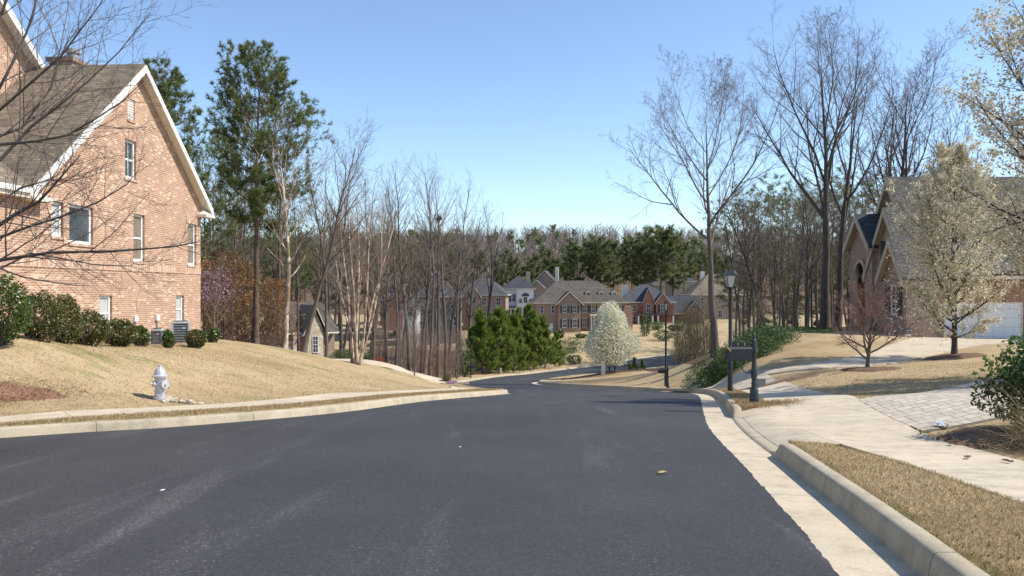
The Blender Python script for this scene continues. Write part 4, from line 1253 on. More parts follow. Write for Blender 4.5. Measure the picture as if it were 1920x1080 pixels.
# ornate cast iron mailbox posts
POST = [(.125, -.1), (.125, .03), (.105, .05), (.115, .16), (.10, .20), (.108, .26), (.092, .30), (.10, .34), (.085, .38), (.062, .42), (.058, .47), (.066, .49), (.066, .52), (.055, .54), (.064, .62), (.074, .72), (.070, .80), (.058, .86), (.052, .90), (.066, .905), (.066, .93), (.050, .94), (.047, 1.20), (.055, 1.215), (.062, 1.25), (.063, 1.38), (.058, 1.41), (.064, 1.44), (.050, 1.47), (.044, 1.50), (.030, 1.515), (.040, 1.545), (.028, 1.575), (.016, 1.60), (.022, 1.625), (.008, 1.65), (0, 1.655)]
def digit(mb, ch, x, z, h, y, w=None, t=None):
    w = w or h * .55; t = t or h * .17
    def b(x0, x1, z0, z1): mb.box(x + x0, x + x1, y - .004, y, z + z0, z + z1)
    if ch == '0':
        b(0, t, 0, h); b(w - t, w, 0, h); b(t, w - t, 0, t); b(t, w - t, h - t, h)
    if ch == '4':
        b(w - t * 1.5, w - t * .5, 0, h); b(0, w - t * 1.5, h * .30, h * .30 + t); b(0, t, h * .30 + t, h)
def mailbox(label, x, y, rz, numbers=True, scale=1.0):
    r = empty('mailbox', label, 'mailbox', (x, y, on(x, y)), rz)
    MB().lathe(POST, 24, flute=12, fd=0.05).build('post', M['iron'], r, True)
    # box to the left of the post (towards the kerb), long side to the viewer, front flap at the far left
    x0, x1, zb_, zt = -.63, -.075, 1.04, 1.345
    prof = [(-.11, zb_), (.11, zb_), (.11, zt - .05), (.085, zt - .015), (.03, zt), (-.03, zt), (-.085, zt - .015), (-.11, zt - .05)]
    MB().prism([(x0, a, b) for a, b in prof], (x1 - x0, 0, 0)).build('box', M['box_iron'], r, bevel=.006)
    d = MB().prism([(x0 - .018, a * 1.04, zb_ - .004 + (b - zb_) * 1.02) for a, b in prof], (.0165, 0, 0)).build('door', M['box_iron'], r)
    MB().box(x0 - .036, x0 - .0185, -.02, .02, 1.27, 1.30).build('handle', M['gold'], d)
    # gilt flag folded back along the near side
    f = MB().bar((x0 + .05, -.118, 1.25), (x0 - .06, -.118, 1.35), .012, .028).build('flag', M['gold'], r)
    # bracket under the box with a scroll
    br = MB()
    br.bar((-.62, 0, 1.028), (-.055, 0, 1.028), .03, .02)
    pts_ = [(-.34, 0, 1.018), (-.31, 0, .92), (-.26, 0, .80), (-.19, 0, .745), (-.12, 0, .74)]
    br.tube(pts_, .011, 6)
    sp = [(-.115 + .045 * (1 - k / 26) * math.cos(-2.2 + k * .42), 0, .775 + .045 * (1 - k / 26) * math.sin(-2.2 + k * .42)) for k in range(22)]
    br.tube(sp, .009, 6)
    br.build('scroll_bracket', M['iron'], r)
    if numbers:
        pl = MB()
        pl.add([(-.475, -.02, 1.352), (-.14, -.02, 1.352), (-.14, -.02, 1.40), (-.165, -.02, 1.445), (-.475, -.02, 1.445)] + [(-.475, .02, 1.352), (-.14, .02, 1.352), (-.14, .02, 1.40), (-.165, .02, 1.445), (-.475, .02, 1.445)],
               [(0, 1, 2, 3, 4), (9, 8, 7, 6, 5)] + [(i, 5 + i, 5 + (i + 1) % 5, (i + 1) % 5) for i in range(5)])
        p = pl.build('number_plate', M['box_iron'], r)
        n = MB(); digit(n, '4', -.405, 1.368, .06, -.0205); n.build('numeral', M['gold'], p)
        n = MB(); digit(n, '0', -.245, 1.368, .06, -.0205); n.build('numeral', M['gold'], p)
        MB().box(-.50, -.455, -.03, .03, 1.345, 1.46).build('plate_end', M['box_iron'], p)
        MB().tube([(-.14, 0, 1.40), (-.09, 0, 1.39), (-.045, 0, 1.36)], .014, 6).build('plate_arm', M['iron'], p)
    else:
        MB().box(-.50, -.16, -.03, .03, 1.346, 1.375).build('newspaper_rail', M['iron'], r)
    r.scale = (scale,) * 3
    return r
x, y, z = P(1414, 755, 18.2)
mailbox('ornate dark iron mailbox with gold numbers on the verge by the driveway', x, y, math.radians(4))
x, y, z = P(1252, 727, 42.6)
mailbox('dark mailbox on a slim iron post at the foot of the farther lamp pole', x, y, math.radians(2), False, .80)
x, y, z = P(886, 712, 64)
x = -3.62
mb_ = empty('mailbox', 'small dark mailbox on a plain post at the left driveway mouth', 'mailbox', (x, 70, on(x, 70)), 0)
MB().box(-.05, .05, -.05, .05, -.2, .95).build('post', M['iron'], mb_, bevel=.01)
MB().prism([(-.30, a, b) for a, b in [(-.13, .95), (.13, .95), (.13, 1.12), (.07, 1.2), (-.07, 1.2), (-.13, 1.12)]], (.66, 0, 0)).build('box', M['box_iron'], mb_)
MB().box(-.32, -.301, -.09, .09, .97, 1.1).build('door', M['iron'], mb_)

# lamp posts
def lamp(label, x, y, H, k=1.0):
    r = empty('street_lamp', label, 'street lamp', (x, y, on(x, y)))
    MB().lathe([(.085, -.2), (.085, 1.0), (.08, 1.03), (.058, 1.06), (.052, H - .62), (.06, H - .60), (.06, H - .57), (.035, H - .56)], 14).build('pole', M['black'], r, True)
    z0, z1 = H - .55, H - .18
    g = MB()
    b0, b1 = .085 * k, .15 * k
    g.hexa([(-b0, -b0, z0), (b0, -b0, z0), (b0, b0, z0), (-b0, b0, z0)], [(-b1, -b1, z1), (b1, -b1, z1), (b1, b1, z1), (-b1, b1, z1)])
    ln = g.build('lantern', M['lamp_glass'], r)
    fr = MB()
    for sx in (-1, 1):
        for sy in (-1, 1): fr.bar((sx * b0, sy * b0, z0 - .01), (sx * b1, sy * b1, z1), .022)
    fr.box(-b0 - .02, b0 + .02, -b0 - .02, b0 + .02, z0 - .04, z0 - .003)
    fr.build('frame', M['black'], ln)
    rf_ = MB()
    rf_.hexa([(-.21 * k, -.21 * k, z1 + .003), (.21 * k, -.21 * k, z1 + .003), (.21 * k, .21 * k, z1 + .003), (-.21 * k, .21 * k, z1 + .003)], [(-.19 * k, -.19 * k, z1 + .05), (.19 * k, -.19 * k, z1 + .05), (.19 * k, .19 * k, z1 + .05), (-.19 * k, .19 * k, z1 + .05)])
    rf_.hexa([(-.17 * k, -.17 * k, z1 + .05), (.17 * k, -.17 * k, z1 + .05), (.17 * k, .17 * k, z1 + .05), (-.17 * k, .17 * k, z1 + .05)], [(-.12 * k, -.12 * k, z1 + .16), (.12 * k, -.12 * k, z1 + .16), (.12 * k, .12 * k, z1 + .16), (-.12 * k, .12 * k, z1 + .16)])
    rf_.lathe([(.05, z1 + .155), (.05, z1 + .19), (.02, z1 + .21), (0, z1 + .215)], 10)
    rf_.build('lamp_cap', M['black'], r, bevel=.008)
    return r
x, y, z = P(1369, 720, 26.3)
lamp('black lantern street lamp beside the driveway, taller and nearer of the two', x, y, 4.05)
x, y, z = P(1248.5, 722, 44)
lamp('thin black street lamp pole rising behind the farther dark mailbox', x, y, 4.75, .5)

# small utility boxes, posts, signs
x, y, z = P(1427, 713, 27.2)
u = empty('utility_box', 'small grey green utility box on mulch beside the right driveway', 'utility box', (x, y, on(x, y)))
MB().box(-.13, .13, -.11, .11, -.1, .30).build('cabinet', M['utility_green'], u, bevel=.01)
MB().box(-.145, .145, -.125, .125, .301, .335).build('lid', M['utility_green'], u, bevel=.012)
x, y, z = P(1131, 703, 64)
u = empty('marker_post', 'pale square marker post under the white pear tree', 'post', (x, y, on(x, y)))
MB().box(-.16, .16, -.07, .07, -.2, 1.05).build('post', M['trim'], u, bevel=.01)
MB().box(-.19, .19, -.10, .10, 1.051, 1.11).build('cap', M['trim'], u)
x, y, z = P(939, 699, 84)
u = empty('marker_post', 'short white marker post at the far kerb below the young pines', 'post', (x, y, on(x, y)))
MB().box(-.11, .11, -.06, .06, -.2, .62).build('post', M['white'], u, bevel=.01)
MB().box(-.12, .12, -.07, .07, .621, .68).build('cap', M['white'], u)
x, y, z = P(782, 706, 51)
u = empty('utility_box', 'tiny grey green utility box on the left lawn beside the sapling', 'utility box', (x, y, on(x, y)))
MB().box(-.11, .11, -.10, .10, -.1, .26).build('cabinet', M['utility_green'], u, bevel=.01)
MB().box(-.12, .12, -.11, .11, .261, .29).build('lid', M['utility_green'], u)
x, y, z = P(1702.5, 632, 43)
sg = empty('yard_sign', 'small round blue yard sign over a white strip in front of the right house', 'sign', (x, y, on(x, y)), math.radians(-10))
MB().box(-.015, .015, -.01, .01, -.2, .42).build('stake', M['metal_grey'], sg)
MB().prism([(.15 * math.cos(k * math.pi / 4 + .39), -.012, .42 + .15 * math.sin(k * math.pi / 4 + .39)) for k in range(8)], (0, -.012, 0)).build('sign_face', M['blue_sign'], sg)
MB().box(-.16, .15, -.026, -.012, .13, .23).build('strip', M['white'], sg)
MB().hexa([(-.07, -.025, .38), (.03, -.025, .42), (.03, -.03, .42), (-.07, -.03, .38)], [(-.05, -.025, .43), (.08, -.025, .48), (.08, -.03, .48), (-.05, -.03, .43)]).build('emblem', M['white'], sg)

# paper caught at the edge of the right-hand bed
def litter(name, label, x, y, sx, sy, mat, seed, h=.03, cat='litter', group=None):
    r = np.random.default_rng(seed)
    n = 7
    u = np.linspace(-.5, .5, n)
    X, Y = np.meshgrid(u * sx, u * sy)
    X = X + r.normal(0, sx * .03, X.shape); Y = Y + r.normal(0, sy * .03, Y.shape)
    Z = np.abs(r.normal(0, h, X.shape)) + .03
    id_ = np.arange(n * n).reshape(n, n)
    F = np.stack([id_[:-1, :-1].ravel(), id_[:-1, 1:].ravel(), id_[1:, 1:].ravel(), id_[1:, :-1].ravel()], 1)
    o = link(name, np_mesh(name, np.column_stack([X.ravel(), Y.ravel(), Z.ravel()]), [F]), M[mat])
    o.modifiers.new('thick', 'SOLIDIFY').thickness = .004
    o.location = (x, y, (on(x, y) + .03) if road_dist(np.array([[x, y]]))[0] > 0 else float(T(y)) + .02); o.rotation_euler = (0, 0, r.uniform(0, 3))
    return tag(o, label, cat, group)
litter('crumpled_paper', 'crumpled white paper at the edge of the paver drive', 7.0, 13.0, .32, .16, 'paper', 3)
for i, (x, y) in enumerate([(-.75, 11.5), (-3.6, 8.2)]):
    litter('paper_fleck', 'tiny white fleck of litter lying on the asphalt', x, y, .045, .02, 'paper', 60 + i, .004, 'litter', 'white flecks on the road')
litter('fallen_leaf', 'dry yellow brown leaf lying on the asphalt near the right gutter', 1.75, 9.3, .12, .05, 'leaf_yellow', 66, .008, 'leaf')
for i, (x, y) in enumerate([(5.6, 9.0), (5.35, 9.35), (6.1, 11.2), (6.3, 11.6), (5.9, 10.7)]):
    litter('leaf_scrap', 'brown leaf scrap lying on the concrete walk beside the grass clump', x, y, .12, .05, 'brown_mulch', 40 + i, .01, 'leaf', 'leaf scraps on the right walk')
# ------------------------------------------------------------------ growing plants
def _unit(v): return v / (np.linalg.norm(v, axis=-1, keepdims=True) + 1e-9)
def _perp(d, rng):
    r = rng.normal(0, 1, d.shape)
    r -= (r * d).sum(-1, keepdims=True) * d
    return _unit(r)
def polylines(start, dirs, length, N, wander, trop, rng, tv=(0, 0, 1)):
    B = len(start)
    P_ = np.zeros((B, N, 3)); P_[:, 0] = start
    d = _unit(np.asarray(dirs, float)); tv = np.asarray(tv, float)
    step = (np.asarray(length) / (N - 1))[:, None]
    for i in range(1, N):
        d = _unit(d + rng.normal(0, wander, d.shape) + trop * tv)
        P_[:, i] = P_[:, i - 1] + d * step
    return P_
def tubes(P_, R, Sd, voff=0):
    """(B,N,3),(B,N) -> verts, quads"""
    B, N, _ = P_.shape
    t = np.zeros_like(P_)
    t[:, 1:-1] = P_[:, 2:] - P_[:, :-2]; t[:, 0] = P_[:, 1] - P_[:, 0]; t[:, -1] = P_[:, -1] - P_[:, -2]
    t = _unit(t)
    m = _unit(P_[:, -1] - P_[:, 0])
    ref = np.where(np.abs(m[:, 2:3]) > 0.9, np.array([[1., 0, 0]]), np.array([[0, 0, 1.]]))
    a = _unit(np.cross(m, ref))[:, None, :]
    u = _unit(a - (a * t).sum(-1, keepdims=True) * t)
    v = np.cross(t, u)
    an = np.linspace(0, 2 * np.pi, Sd, endpoint=False)
    V = P_[:, :, None, :] + R[:, :, None, None] * (u[:, :, None, :] * np.cos(an)[:, None] + v[:, :, None, :] * np.sin(an)[:, None])
    id_ = np.arange(B * N * Sd).reshape(B, N, Sd) + voff
    nxt = np.roll(id_, -1, 2)
    F = np.stack([id_[:, :-1], nxt[:, :-1], nxt[:, 1:], id_[:, 1:]], -1).reshape(-1, 4)
    return V.reshape(-1, 3), F
SH = dict(flat=lambda t: np.ones_like(t), cone=lambda t: 1.0 - 0.82 * t, round=lambda t: np.sin(np.pi * (0.12 + 0.76 * t)) ** 0.8,
          vase=lambda t: 0.75 + 0.35 * t, taper=lambda t: 1.0 - 0.5 * t, egg=lambda t: np.sin(np.pi * (0.22 + 0.72 * t)) ** 0.9, dome=lambda t: np.sqrt(np.clip(1 - ((t - .50) / .60) ** 2, 0.03, 1)) * (.78 + .30 * t), top=lambda t: np.sin(np.pi * (0.05 + 0.75 * t)) ** 0.7)
def spawn(P_, R, L, spec, rng):
    """children of a set of branches"""
    B, N, _ = P_.shape
    n = spec['n']
    cnt = np.full(B, int(n)) if n >= 1 else (rng.random(B) < n).astype(int)
    if spec.get('bylen'): cnt = np.maximum(1, np.round(n * L / np.mean(L))).astype(int)
    par = np.repeat(np.arange(B), cnt)
    K = len(par)
    seq = np.concatenate([np.arange(c) for c in cnt]) if K else np.zeros(0)
    tt = (seq + rng.random(K)) / np.maximum(cnt[par], 1)
    t0, t1 = spec.get('t0', .2), spec.get('t1', 1.0)
    t = t0 + (t1 - t0) * tt
    f = t * (N - 1); i = np.minimum(f.astype(int), N - 2); w = (f - i)[:, None]
    pos = P_[par, i] * (1 - w) + P_[par, i + 1] * w
    pd = _unit(P_[par, i + 1] - P_[par, i])
    az0 = rng.uniform(0, 2 * np.pi, B)[par] + seq * 2.39996 + rng.normal(0, .35, K)
    ref = np.where(np.abs(pd[:, 2:3]) > 0.95, np.array([[1., 0, 0]]), np.array([[0, 0, 1.]]))
    a = _unit(np.cross(pd, ref)); b = np.cross(pd, a)
    per = a * np.cos(az0)[:, None] + b * np.sin(az0)[:, None]
    ang = np.radians(rng.normal(spec.get('ang', 45), spec.get('angsd', 9), K) + spec.get('angt', 0) * tt)
    d = pd * np.cos(ang)[:, None] + per * np.sin(ang)[:, None]
    ln = L[par] * spec.get('ratio', .4) * SH[spec.get('shape', 'taper')](tt) * rng.uniform(.72, 1.22, K)
    pr = R[par, i] * (1 - w[:, 0]) + R[par, i + 1] * w[:, 0]
    r0 = np.minimum(pr * spec.get('rr', .62), ln * spec.get('rl', .03))
    r0 = np.maximum(r0, spec.get('rmin', .003))
    M_ = spec.get('N', 5)
    C = polylines(pos, d, ln, M_, spec.get('wander', .12), spec.get('trop', .06), rng, spec.get('tv', (0, 0, 1)))
    tip = spec.get('tip', .3)
    RR = r0[:, None] * np.linspace(1, tip, M_)[None, :]
    return C, RR, ln
def grow(rng, H, r0, levels, lean=(0, 0), wander=.05, N=12, tip=.15, base=None, flare=1.35):
    """list of (P,R,L) from the trunk outwards"""
    d = np.array([[lean[0], lean[1], 1.0]])
    P_ = polylines(np.array([[0, 0, -0.25]]) if base is None else base, d, np.array([H]), N, wander, .05, rng)
    R = r0 * np.linspace(1, tip, N)[None, :] ** 1.0
    R[:, 0] *= flare; R[:, 1] *= 1 + (flare - 1) * .2
    out = [(P_, R, np.array([H]))]
    for s in levels:
        src = out[-1] if not s.get('from') else tuple(np.concatenate([out[k][j] for k in s['from']]) if j == 2 else None for j in range(3))
        out.append(spawn(*out[-1], s, rng))
    return out
def wood_mesh(name, sets, sides):
    Vs, Fs, o = [], [], 0
    for (P_, R, L), sd in zip(sets, sides):
        v, f = tubes(P_, R, sd, o); Vs.append(v); Fs.append(f); o += len(v)
    return np_mesh(name, np.vstack(Vs), [np.vstack(Fs)], True)
def tips(sets, per=1, rng=None, t0=.5):
    P_, R, L = sets
    N = P_.shape[1]
    out = []
    for k in range(per):
        f = (t0 + (1 - t0) * rng.random(len(P_))) * (N - 1) if per > 1 else np.full(len(P_), N - 1.001)
        i = np.minimum(f.astype(int), N - 2); w = (f - i)[:, None]
        out.append(np.concatenate([P_[np.arange(len(P_)), i] * (1 - w) + P_[np.arange(len(P_)), i + 1] * w, _unit(P_[np.arange(len(P_)), i + 1] - P_[np.arange(len(P_)), i])], 1))
    return np.vstack(out)
def leaf_quads(c, size, rng, up=.25, aspect=.55, jit=.35, fold=0.0):
    """leaf-sized rhombs centred at c (n,3), random facing"""
    n = len(c)
    nrm = _unit(rng.normal(0, 1, (n, 3)) + np.array([0, 0, up]))
    a = _perp(nrm, rng); b = np.cross(nrm, a)
    s = (size * rng.uniform(1 - jit, 1 + jit, n))[:, None]
    V = np.stack([c - a * s * .5, c + b * s * aspect * .5 + nrm * s * fold, c + a * s * .5, c - b * s * aspect * .5 + nrm * s * fold], 1)
    return V.reshape(-1, 3), np.arange(4 * n).reshape(n, 4)
def needle_tufts(tp, k, ln, wd, rng, spread=.9, droop=0.0):
    """k thin triangles radiating from each tip (pos,dir)"""
    n = len(tp)
    pos = np.repeat(tp[:, :3], k, 0); d0 = np.repeat(tp[:, 3:], k, 0)
    d = _unit(d0 * .55 + rng.normal(0, spread, (n * k, 3)) + np.array([0, 0, .15 - droop]))
    L = (ln * rng.uniform(.65, 1.2, n * k))[:, None]
    s = _perp(d, rng) * (wd / 2)
    pos = pos - d0 * (rng.random(n * k) * ln * .8)[:, None]
    V = np.stack([pos - s, pos + s, pos + d * L], 1)
    return V.reshape(-1, 3), np.arange(3 * n * k).reshape(-1, 3)
def ico_cloud(n, rng, rx, ry, rz, shell=.55, lump=.18):
    """points through an uneven ellipsoid crown, denser near the surface"""
    d = _unit(rng.normal(0, 1, (n, 3)))
    ph = rng.uniform(0, 6, 6)
    l = 1 + lump * (np.sin(3.1 * d[:, 0] + ph[0]) + np.sin(3.7 * d[:, 1] + ph[1]) + np.sin(4.3 * d[:, 2] + ph[2])) * .6 + lump * .5 * np.sin(8 * d[:, 0] + ph[3]) * np.sin(7 * d[:, 1] + ph[4])
    r = (shell + (1 - shell) * rng.random(n) ** .6) * l
    return d * r[:, None] * np.array([rx, ry, rz])

M['bark_grey'] = m_bark('grey_brown_bark', (0.085, 0.066, 0.052), (0.19, 0.155, 0.125), 5)
M['bark_dark'] = m_bark('dark_bark', (0.055, 0.044, 0.037), (0.135, 0.108, 0.088), 5)
M['bark_pine'] = m_bark('pine_bark', (0.075, 0.052, 0.040), (0.20, 0.145, 0.115), 4)
M['bark_birch'] = m_bark('peeling_birch_bark', (0.20, 0.13, 0.09), (0.36, 0.27, 0.20), 5, (0.60, 0.50, 0.39))
M['twig'] = m_bark('bare_twigs', (0.130, 0.095, 0.078), (0.25, 0.19, 0.158), 2)
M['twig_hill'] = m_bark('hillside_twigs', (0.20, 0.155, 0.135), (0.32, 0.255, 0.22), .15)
M['twig_red'] = m_bark('reddish_budding_twigs', (0.20, 0.105, 0.085), (0.34, 0.20, 0.165), 2)
M['twig_olive'] = m_bark('olive_twigs', (0.13, 0.11, 0.062), (0.235, 0.20, 0.12), 2)
M['twig_tan'] = m_bark('tan_twigs', (0.20, 0.145, 0.105), (0.34, 0.265, 0.205), 2)
M['needles'] = m_leaf('pine_needles', [(0.090, 0.122, 0.040), (0.165, 0.200, 0.062), (0.25, 0.275, 0.095)], .55, .45)
M['needles_blue'] = m_leaf('far_pine_needles', [(0.095, 0.125, 0.048), (0.155, 0.180, 0.066), (0.225, 0.235, 0.092)], .6, .45)
M['needles_young'] = m_leaf('young_pine_needles', [(0.095, 0.150, 0.022), (0.185, 0.255, 0.040), (0.28, 0.335, 0.066)], .55, .45)
M['blossom'] = m_leaf('white_pear_blossom', [(0.52, 0.50, 0.31), (0.80, 0.77, 0.60), (0.88, 0.86, 0.74)], .7, .35, .2)
M['blossom_tan'] = m_leaf('fading_pear_blossom', [(0.42, 0.35, 0.18), (0.74, 0.66, 0.47), (0.86, 0.82, 0.69)], .7, .35, .2)
M['beech'] = m_leaf('dead_copper_leaves', [(0.17, 0.085, 0.036), (0.33, 0.17, 0.072), (0.48, 0.29, 0.135)], .7, .35, .2)
M['shrub'] = m_leaf('broadleaf_evergreen', [(0.028, 0.058, 0.012), (0.070, 0.115, 0.022), (0.150, 0.190, 0.040)], .35, .2, .6)
M['shrub_bronze'] = m_leaf('bronzed_evergreen', [(0.032, 0.058, 0.014), (0.095, 0.120, 0.026), (0.20, 0.135, 0.045)], .4, .2, .5)
M['shrub_bright'] = m_leaf('bright_green_leaves', [(0.045, 0.095, 0.014), (0.10, 0.18, 0.028), (0.19, 0.26, 0.06)], .3, .3, .7)
M['juniper'] = m_leaf('juniper_sprays', [(0.024, 0.056, 0.012), (0.050, 0.10, 0.020), (0.090, 0.145, 0.032)], .55, .2)
M['magenta'] = m_leaf('purple_blossom', [(0.36, 0.18, 0.34), (0.55, 0.34, 0.52)], .7, .3)
M['redleaf'] = m_leaf('red_orange_leaves', [(0.36, 0.075, 0.02), (0.52, 0.15, 0.04)], .6, .3)
M['straw'] = m_leaf('dry_straw_blades', [(0.24, 0.165, 0.078), (0.43, 0.315, 0.16), (0.60, 0.48, 0.275)], .7, .3, .3)
M['straw_green'] = m_leaf('greening_blades', [(0.14, 0.17, 0.03), (0.30, 0.30, 0.07), (0.42, 0.34, 0.16)], .7, .3, .3)
M['dark_clump'] = m_plain('dark_twig_clump', (0.05, 0.035, 0.03), 1.0, .4)

def plant(name, label, cat, loc, parts, rz=0.0, group=None, scale=None):
    """parts: list of (part name, mesh, material)"""
    r = empty(name, label, cat, loc, rz, group)
    for pn, me, mt in parts: link(pn, me, M[mt], r)
    if scale: r.scale = (scale,) * 3 if not hasattr(scale, '__len__') else scale
    return r
def merge(parts):
    Vs, Fs, o = [], {}, 0
    for v, f in parts:
        Vs.append(v); Fs.setdefault(f.shape[1], []).append(f + o); o += len(v)
    return np.vstack(Vs), [np.vstack(x) for x in Fs.values()]
# ------------------------------------------------------------------ prototype meshes
def R_(s): return np.random.default_rng(s)
def bare_proto(seed, H, r0, n1=24, t0=.32, ang=46, ratio=.26, shape='round', trop=.10, lean=(0, 0), n2=7, n3=5, n4=3, wander=.05, r2=.46, angt=-8, top=.12):
    g = R_(seed)
    L = grow(g, H, r0, [dict(n=n1, t0=t0, t1=.99, ang=ang, angsd=10, angt=angt, ratio=ratio, shape=shape, N=8, wander=.11, trop=trop, rr=.55, rl=.028, rmin=.006, tip=.22),
                        dict(n=n2, t0=.2, t1=1, ang=40, angsd=12, ratio=r2, N=6, wander=.13, trop=.07, rr=.6, rl=.02, rmin=.005),
                        dict(n=n3, t0=.15, t1=1, ang=38, angsd=12, ratio=.50, N=4, wander=.15, trop=.05, rr=.6, rl=.016, rmin=.004),
                        dict(n=n4, t0=.2, t1=1, ang=36, ratio=.55, N=3, wander=.15, trop=.05, rr=.7, rl=.012, rmin=.0032, tip=.5)], lean, wander, 14, top)
    return wood_mesh('trunk', L[:2], (8, 5)), wood_mesh('crown', L[2:], (3, 3, 3))
def vase_proto(seed, H, r0, fork=.42, n1=9, ang=40, ratio=.62, lean=(0, 0), n2=9, n3=6, n4=4, n5=0, wander=.035, trop=.09, spread=-12):
    g = R_(seed)
    lv = [dict(n=n1, t0=fork, t1=.98, ang=ang, angsd=7, angt=spread, ratio=ratio, shape='taper', N=10, wander=.07, trop=trop, rr=.62, rl=.03, tip=.18),
          dict(n=n2, t0=.22, t1=1, ang=34, angsd=9, ratio=.48, N=7, wander=.10, trop=.06, rr=.6, rl=.02, rmin=.008, tip=.25),
          dict(n=n3, t0=.2, t1=1, ang=36, angsd=10, ratio=.44, N=5, wander=.13, trop=.04, rr=.6, rl=.016, rmin=.006),
          dict(n=n4, t0=.15, t1=1, ang=38, angsd=12, ratio=.5, N=4, wander=.16, trop=.03, rr=.65, rl=.013, rmin=.0042, tip=.5)]
    if n5: lv.append(dict(n=n5, t0=.15, t1=1, ang=38, ratio=.55, N=3, wander=.16, trop=.03, rr=.7, rl=.012, rmin=.0036, tip=.6))
    L = grow(g, H * .84, r0, lv, lean, wander, 14, .07)
    return wood_mesh('trunk', L[:3], (9, 6, 4)), wood_mesh('crown', L[3:], (3, 3, 3, 3)[:len(L) - 3])
def pine_proto(seed, H, r0, t0=.4, n1=36, ratio=.22, n2=7, n3=4, k=10, ln=.26, wd=.022, ang=82, angt=-48, shape='top', lean=(0, 0), per=2, mat='needles', trop=.05, wander=.02, t0tip=.35, clump=.6):
    g = R_(seed)
    lv = [dict(n=n1, t0=t0, t1=.99, ang=ang, angsd=10, angt=angt, ratio=ratio, shape=shape, N=7, wander=.09, trop=trop, rr=.5, rl=.022, rmin=.008, tip=.25),
          dict(n=n2, t0=.3, t1=1, ang=42, angsd=12, ratio=.42, N=5, wander=.12, trop=.10, rr=.6, rl=.02, rmin=.005)]
    if n3: lv.append(dict(n=n3, t0=.3, t1=1, ang=42, ratio=.5, N=3, wander=.14, trop=.12, rr=.6, rl=.02, rmin=.004))
    L = grow(g, H, r0, lv, lean, wander, 14, .10)
    tp = tips(L[-1], per, g, t0tip)
    tp = tp[g.random(len(tp)) < clump]
    v, f = needle_tufts(tp, k, ln, wd, g)
    return wood_mesh('trunk', L, (8, 4, 3, 3)[:len(L)]), np_mesh('crown', v, [f])
def bloom_proto(seed, H, r0, n1=30, t0=.16, ang=44, ratio=.45, shape='egg', n2=9, n3=5, per=6, size=.09, dens=.9, jit=.05, angt=-20, trop=.10, base=None, trunks=1, quads=1, fill=None):
    g = R_(seed)
    sets = []
    for b in range(trunks):
        bs = np.array([[0.0 + .42 * b - .21 * (trunks - 1), 0.05 * b, -.25]])
        L = grow(g, H * .93, r0, [dict(n=n1, t0=t0, t1=.98, ang=ang, angsd=8, angt=angt, ratio=ratio, shape=shape, N=7, wander=.07, trop=trop, rr=.5, rl=.022, rmin=.006),
                               dict(n=n2, t0=.15, t1=1, ang=38, angsd=11, ratio=.40, N=5, wander=.11, trop=.10, rr=.6, rl=.018, rmin=.0045),
                               dict(n=n3, t0=.15, t1=1, ang=40, ratio=.5, N=3, wander=.14, trop=.08, rr=.6, rl=.016, rmin=.0035)],
                 ((b - .5 * (trunks - 1)) * .06, 0), .03, 12, .12, base=bs)
        sets.append(L)
    L = [tuple(np.concatenate([s[i][j] for s in sets]) for j in range(3)) for i in range(4)]
    tp = np.vstack([tips(L[3], per, g, .05), tips(L[2], max(1, per // 2), g, .2)])
    tp = tp[g.random(len(tp)) < dens]
    c = np.repeat(tp[:, :3], quads, 0) + g.normal(0, jit, (len(tp) * quads, 3))
    if fill:
        q = ico_cloud(fill[0], g, fill[1], fill[1], fill[2], .3, .2)
        q *= (1 - fill[4] * (q[:, 2:3] / fill[2])) * np.array([1, 1, 0]) + np.array([0, 0, 1])
        c = np.vstack([c, q + np.array([0, 0, fill[3]])])
    v, f = leaf_quads(c, size, g, .5, .8)
    return wood_mesh('trunk', L[:2], (8, 4)), wood_mesh('twigs', L[2:], (3, 3)), np_mesh('crown', v, [f])
def bush_proto(seed, rx, ry, rz, n, size, shell=.45, lump=.2, aspect=.5, stems=14, nm='foliage', flat=0.0):
    g = R_(seed)
    c = ico_cloud(n, g, rx, ry, rz, shell, lump)
    c[:, 2] = c[:, 2] + rz * .92
    c = c[c[:, 2] > .03]
    v, f = leaf_quads(c, size, g, .45, aspect)
    st = np.column_stack([g.normal(0, rx * .12, stems), g.normal(0, ry * .12, stems), np.full(stems, -.12)])
    d = _unit(np.column_stack([g.normal(0, .5, stems), g.normal(0, .5, stems), np.ones(stems)]))
    P_ = polylines(st, d, np.full(stems, rz * 1.35), 6, .12, .03, g)
    R = np.full(stems, .018)[:, None] * np.linspace(1, .3, 6)[None, :] * (1 + rz * .3)
    S2 = spawn(P_, R, np.full(stems, rz * 1.35), dict(n=7, t0=.3, ang=45, ratio=.5, N=4, rmin=.004), g)
    return wood_mesh('stems', [(P_, R, None), S2], (4, 3)), np_mesh(nm, v, [f])

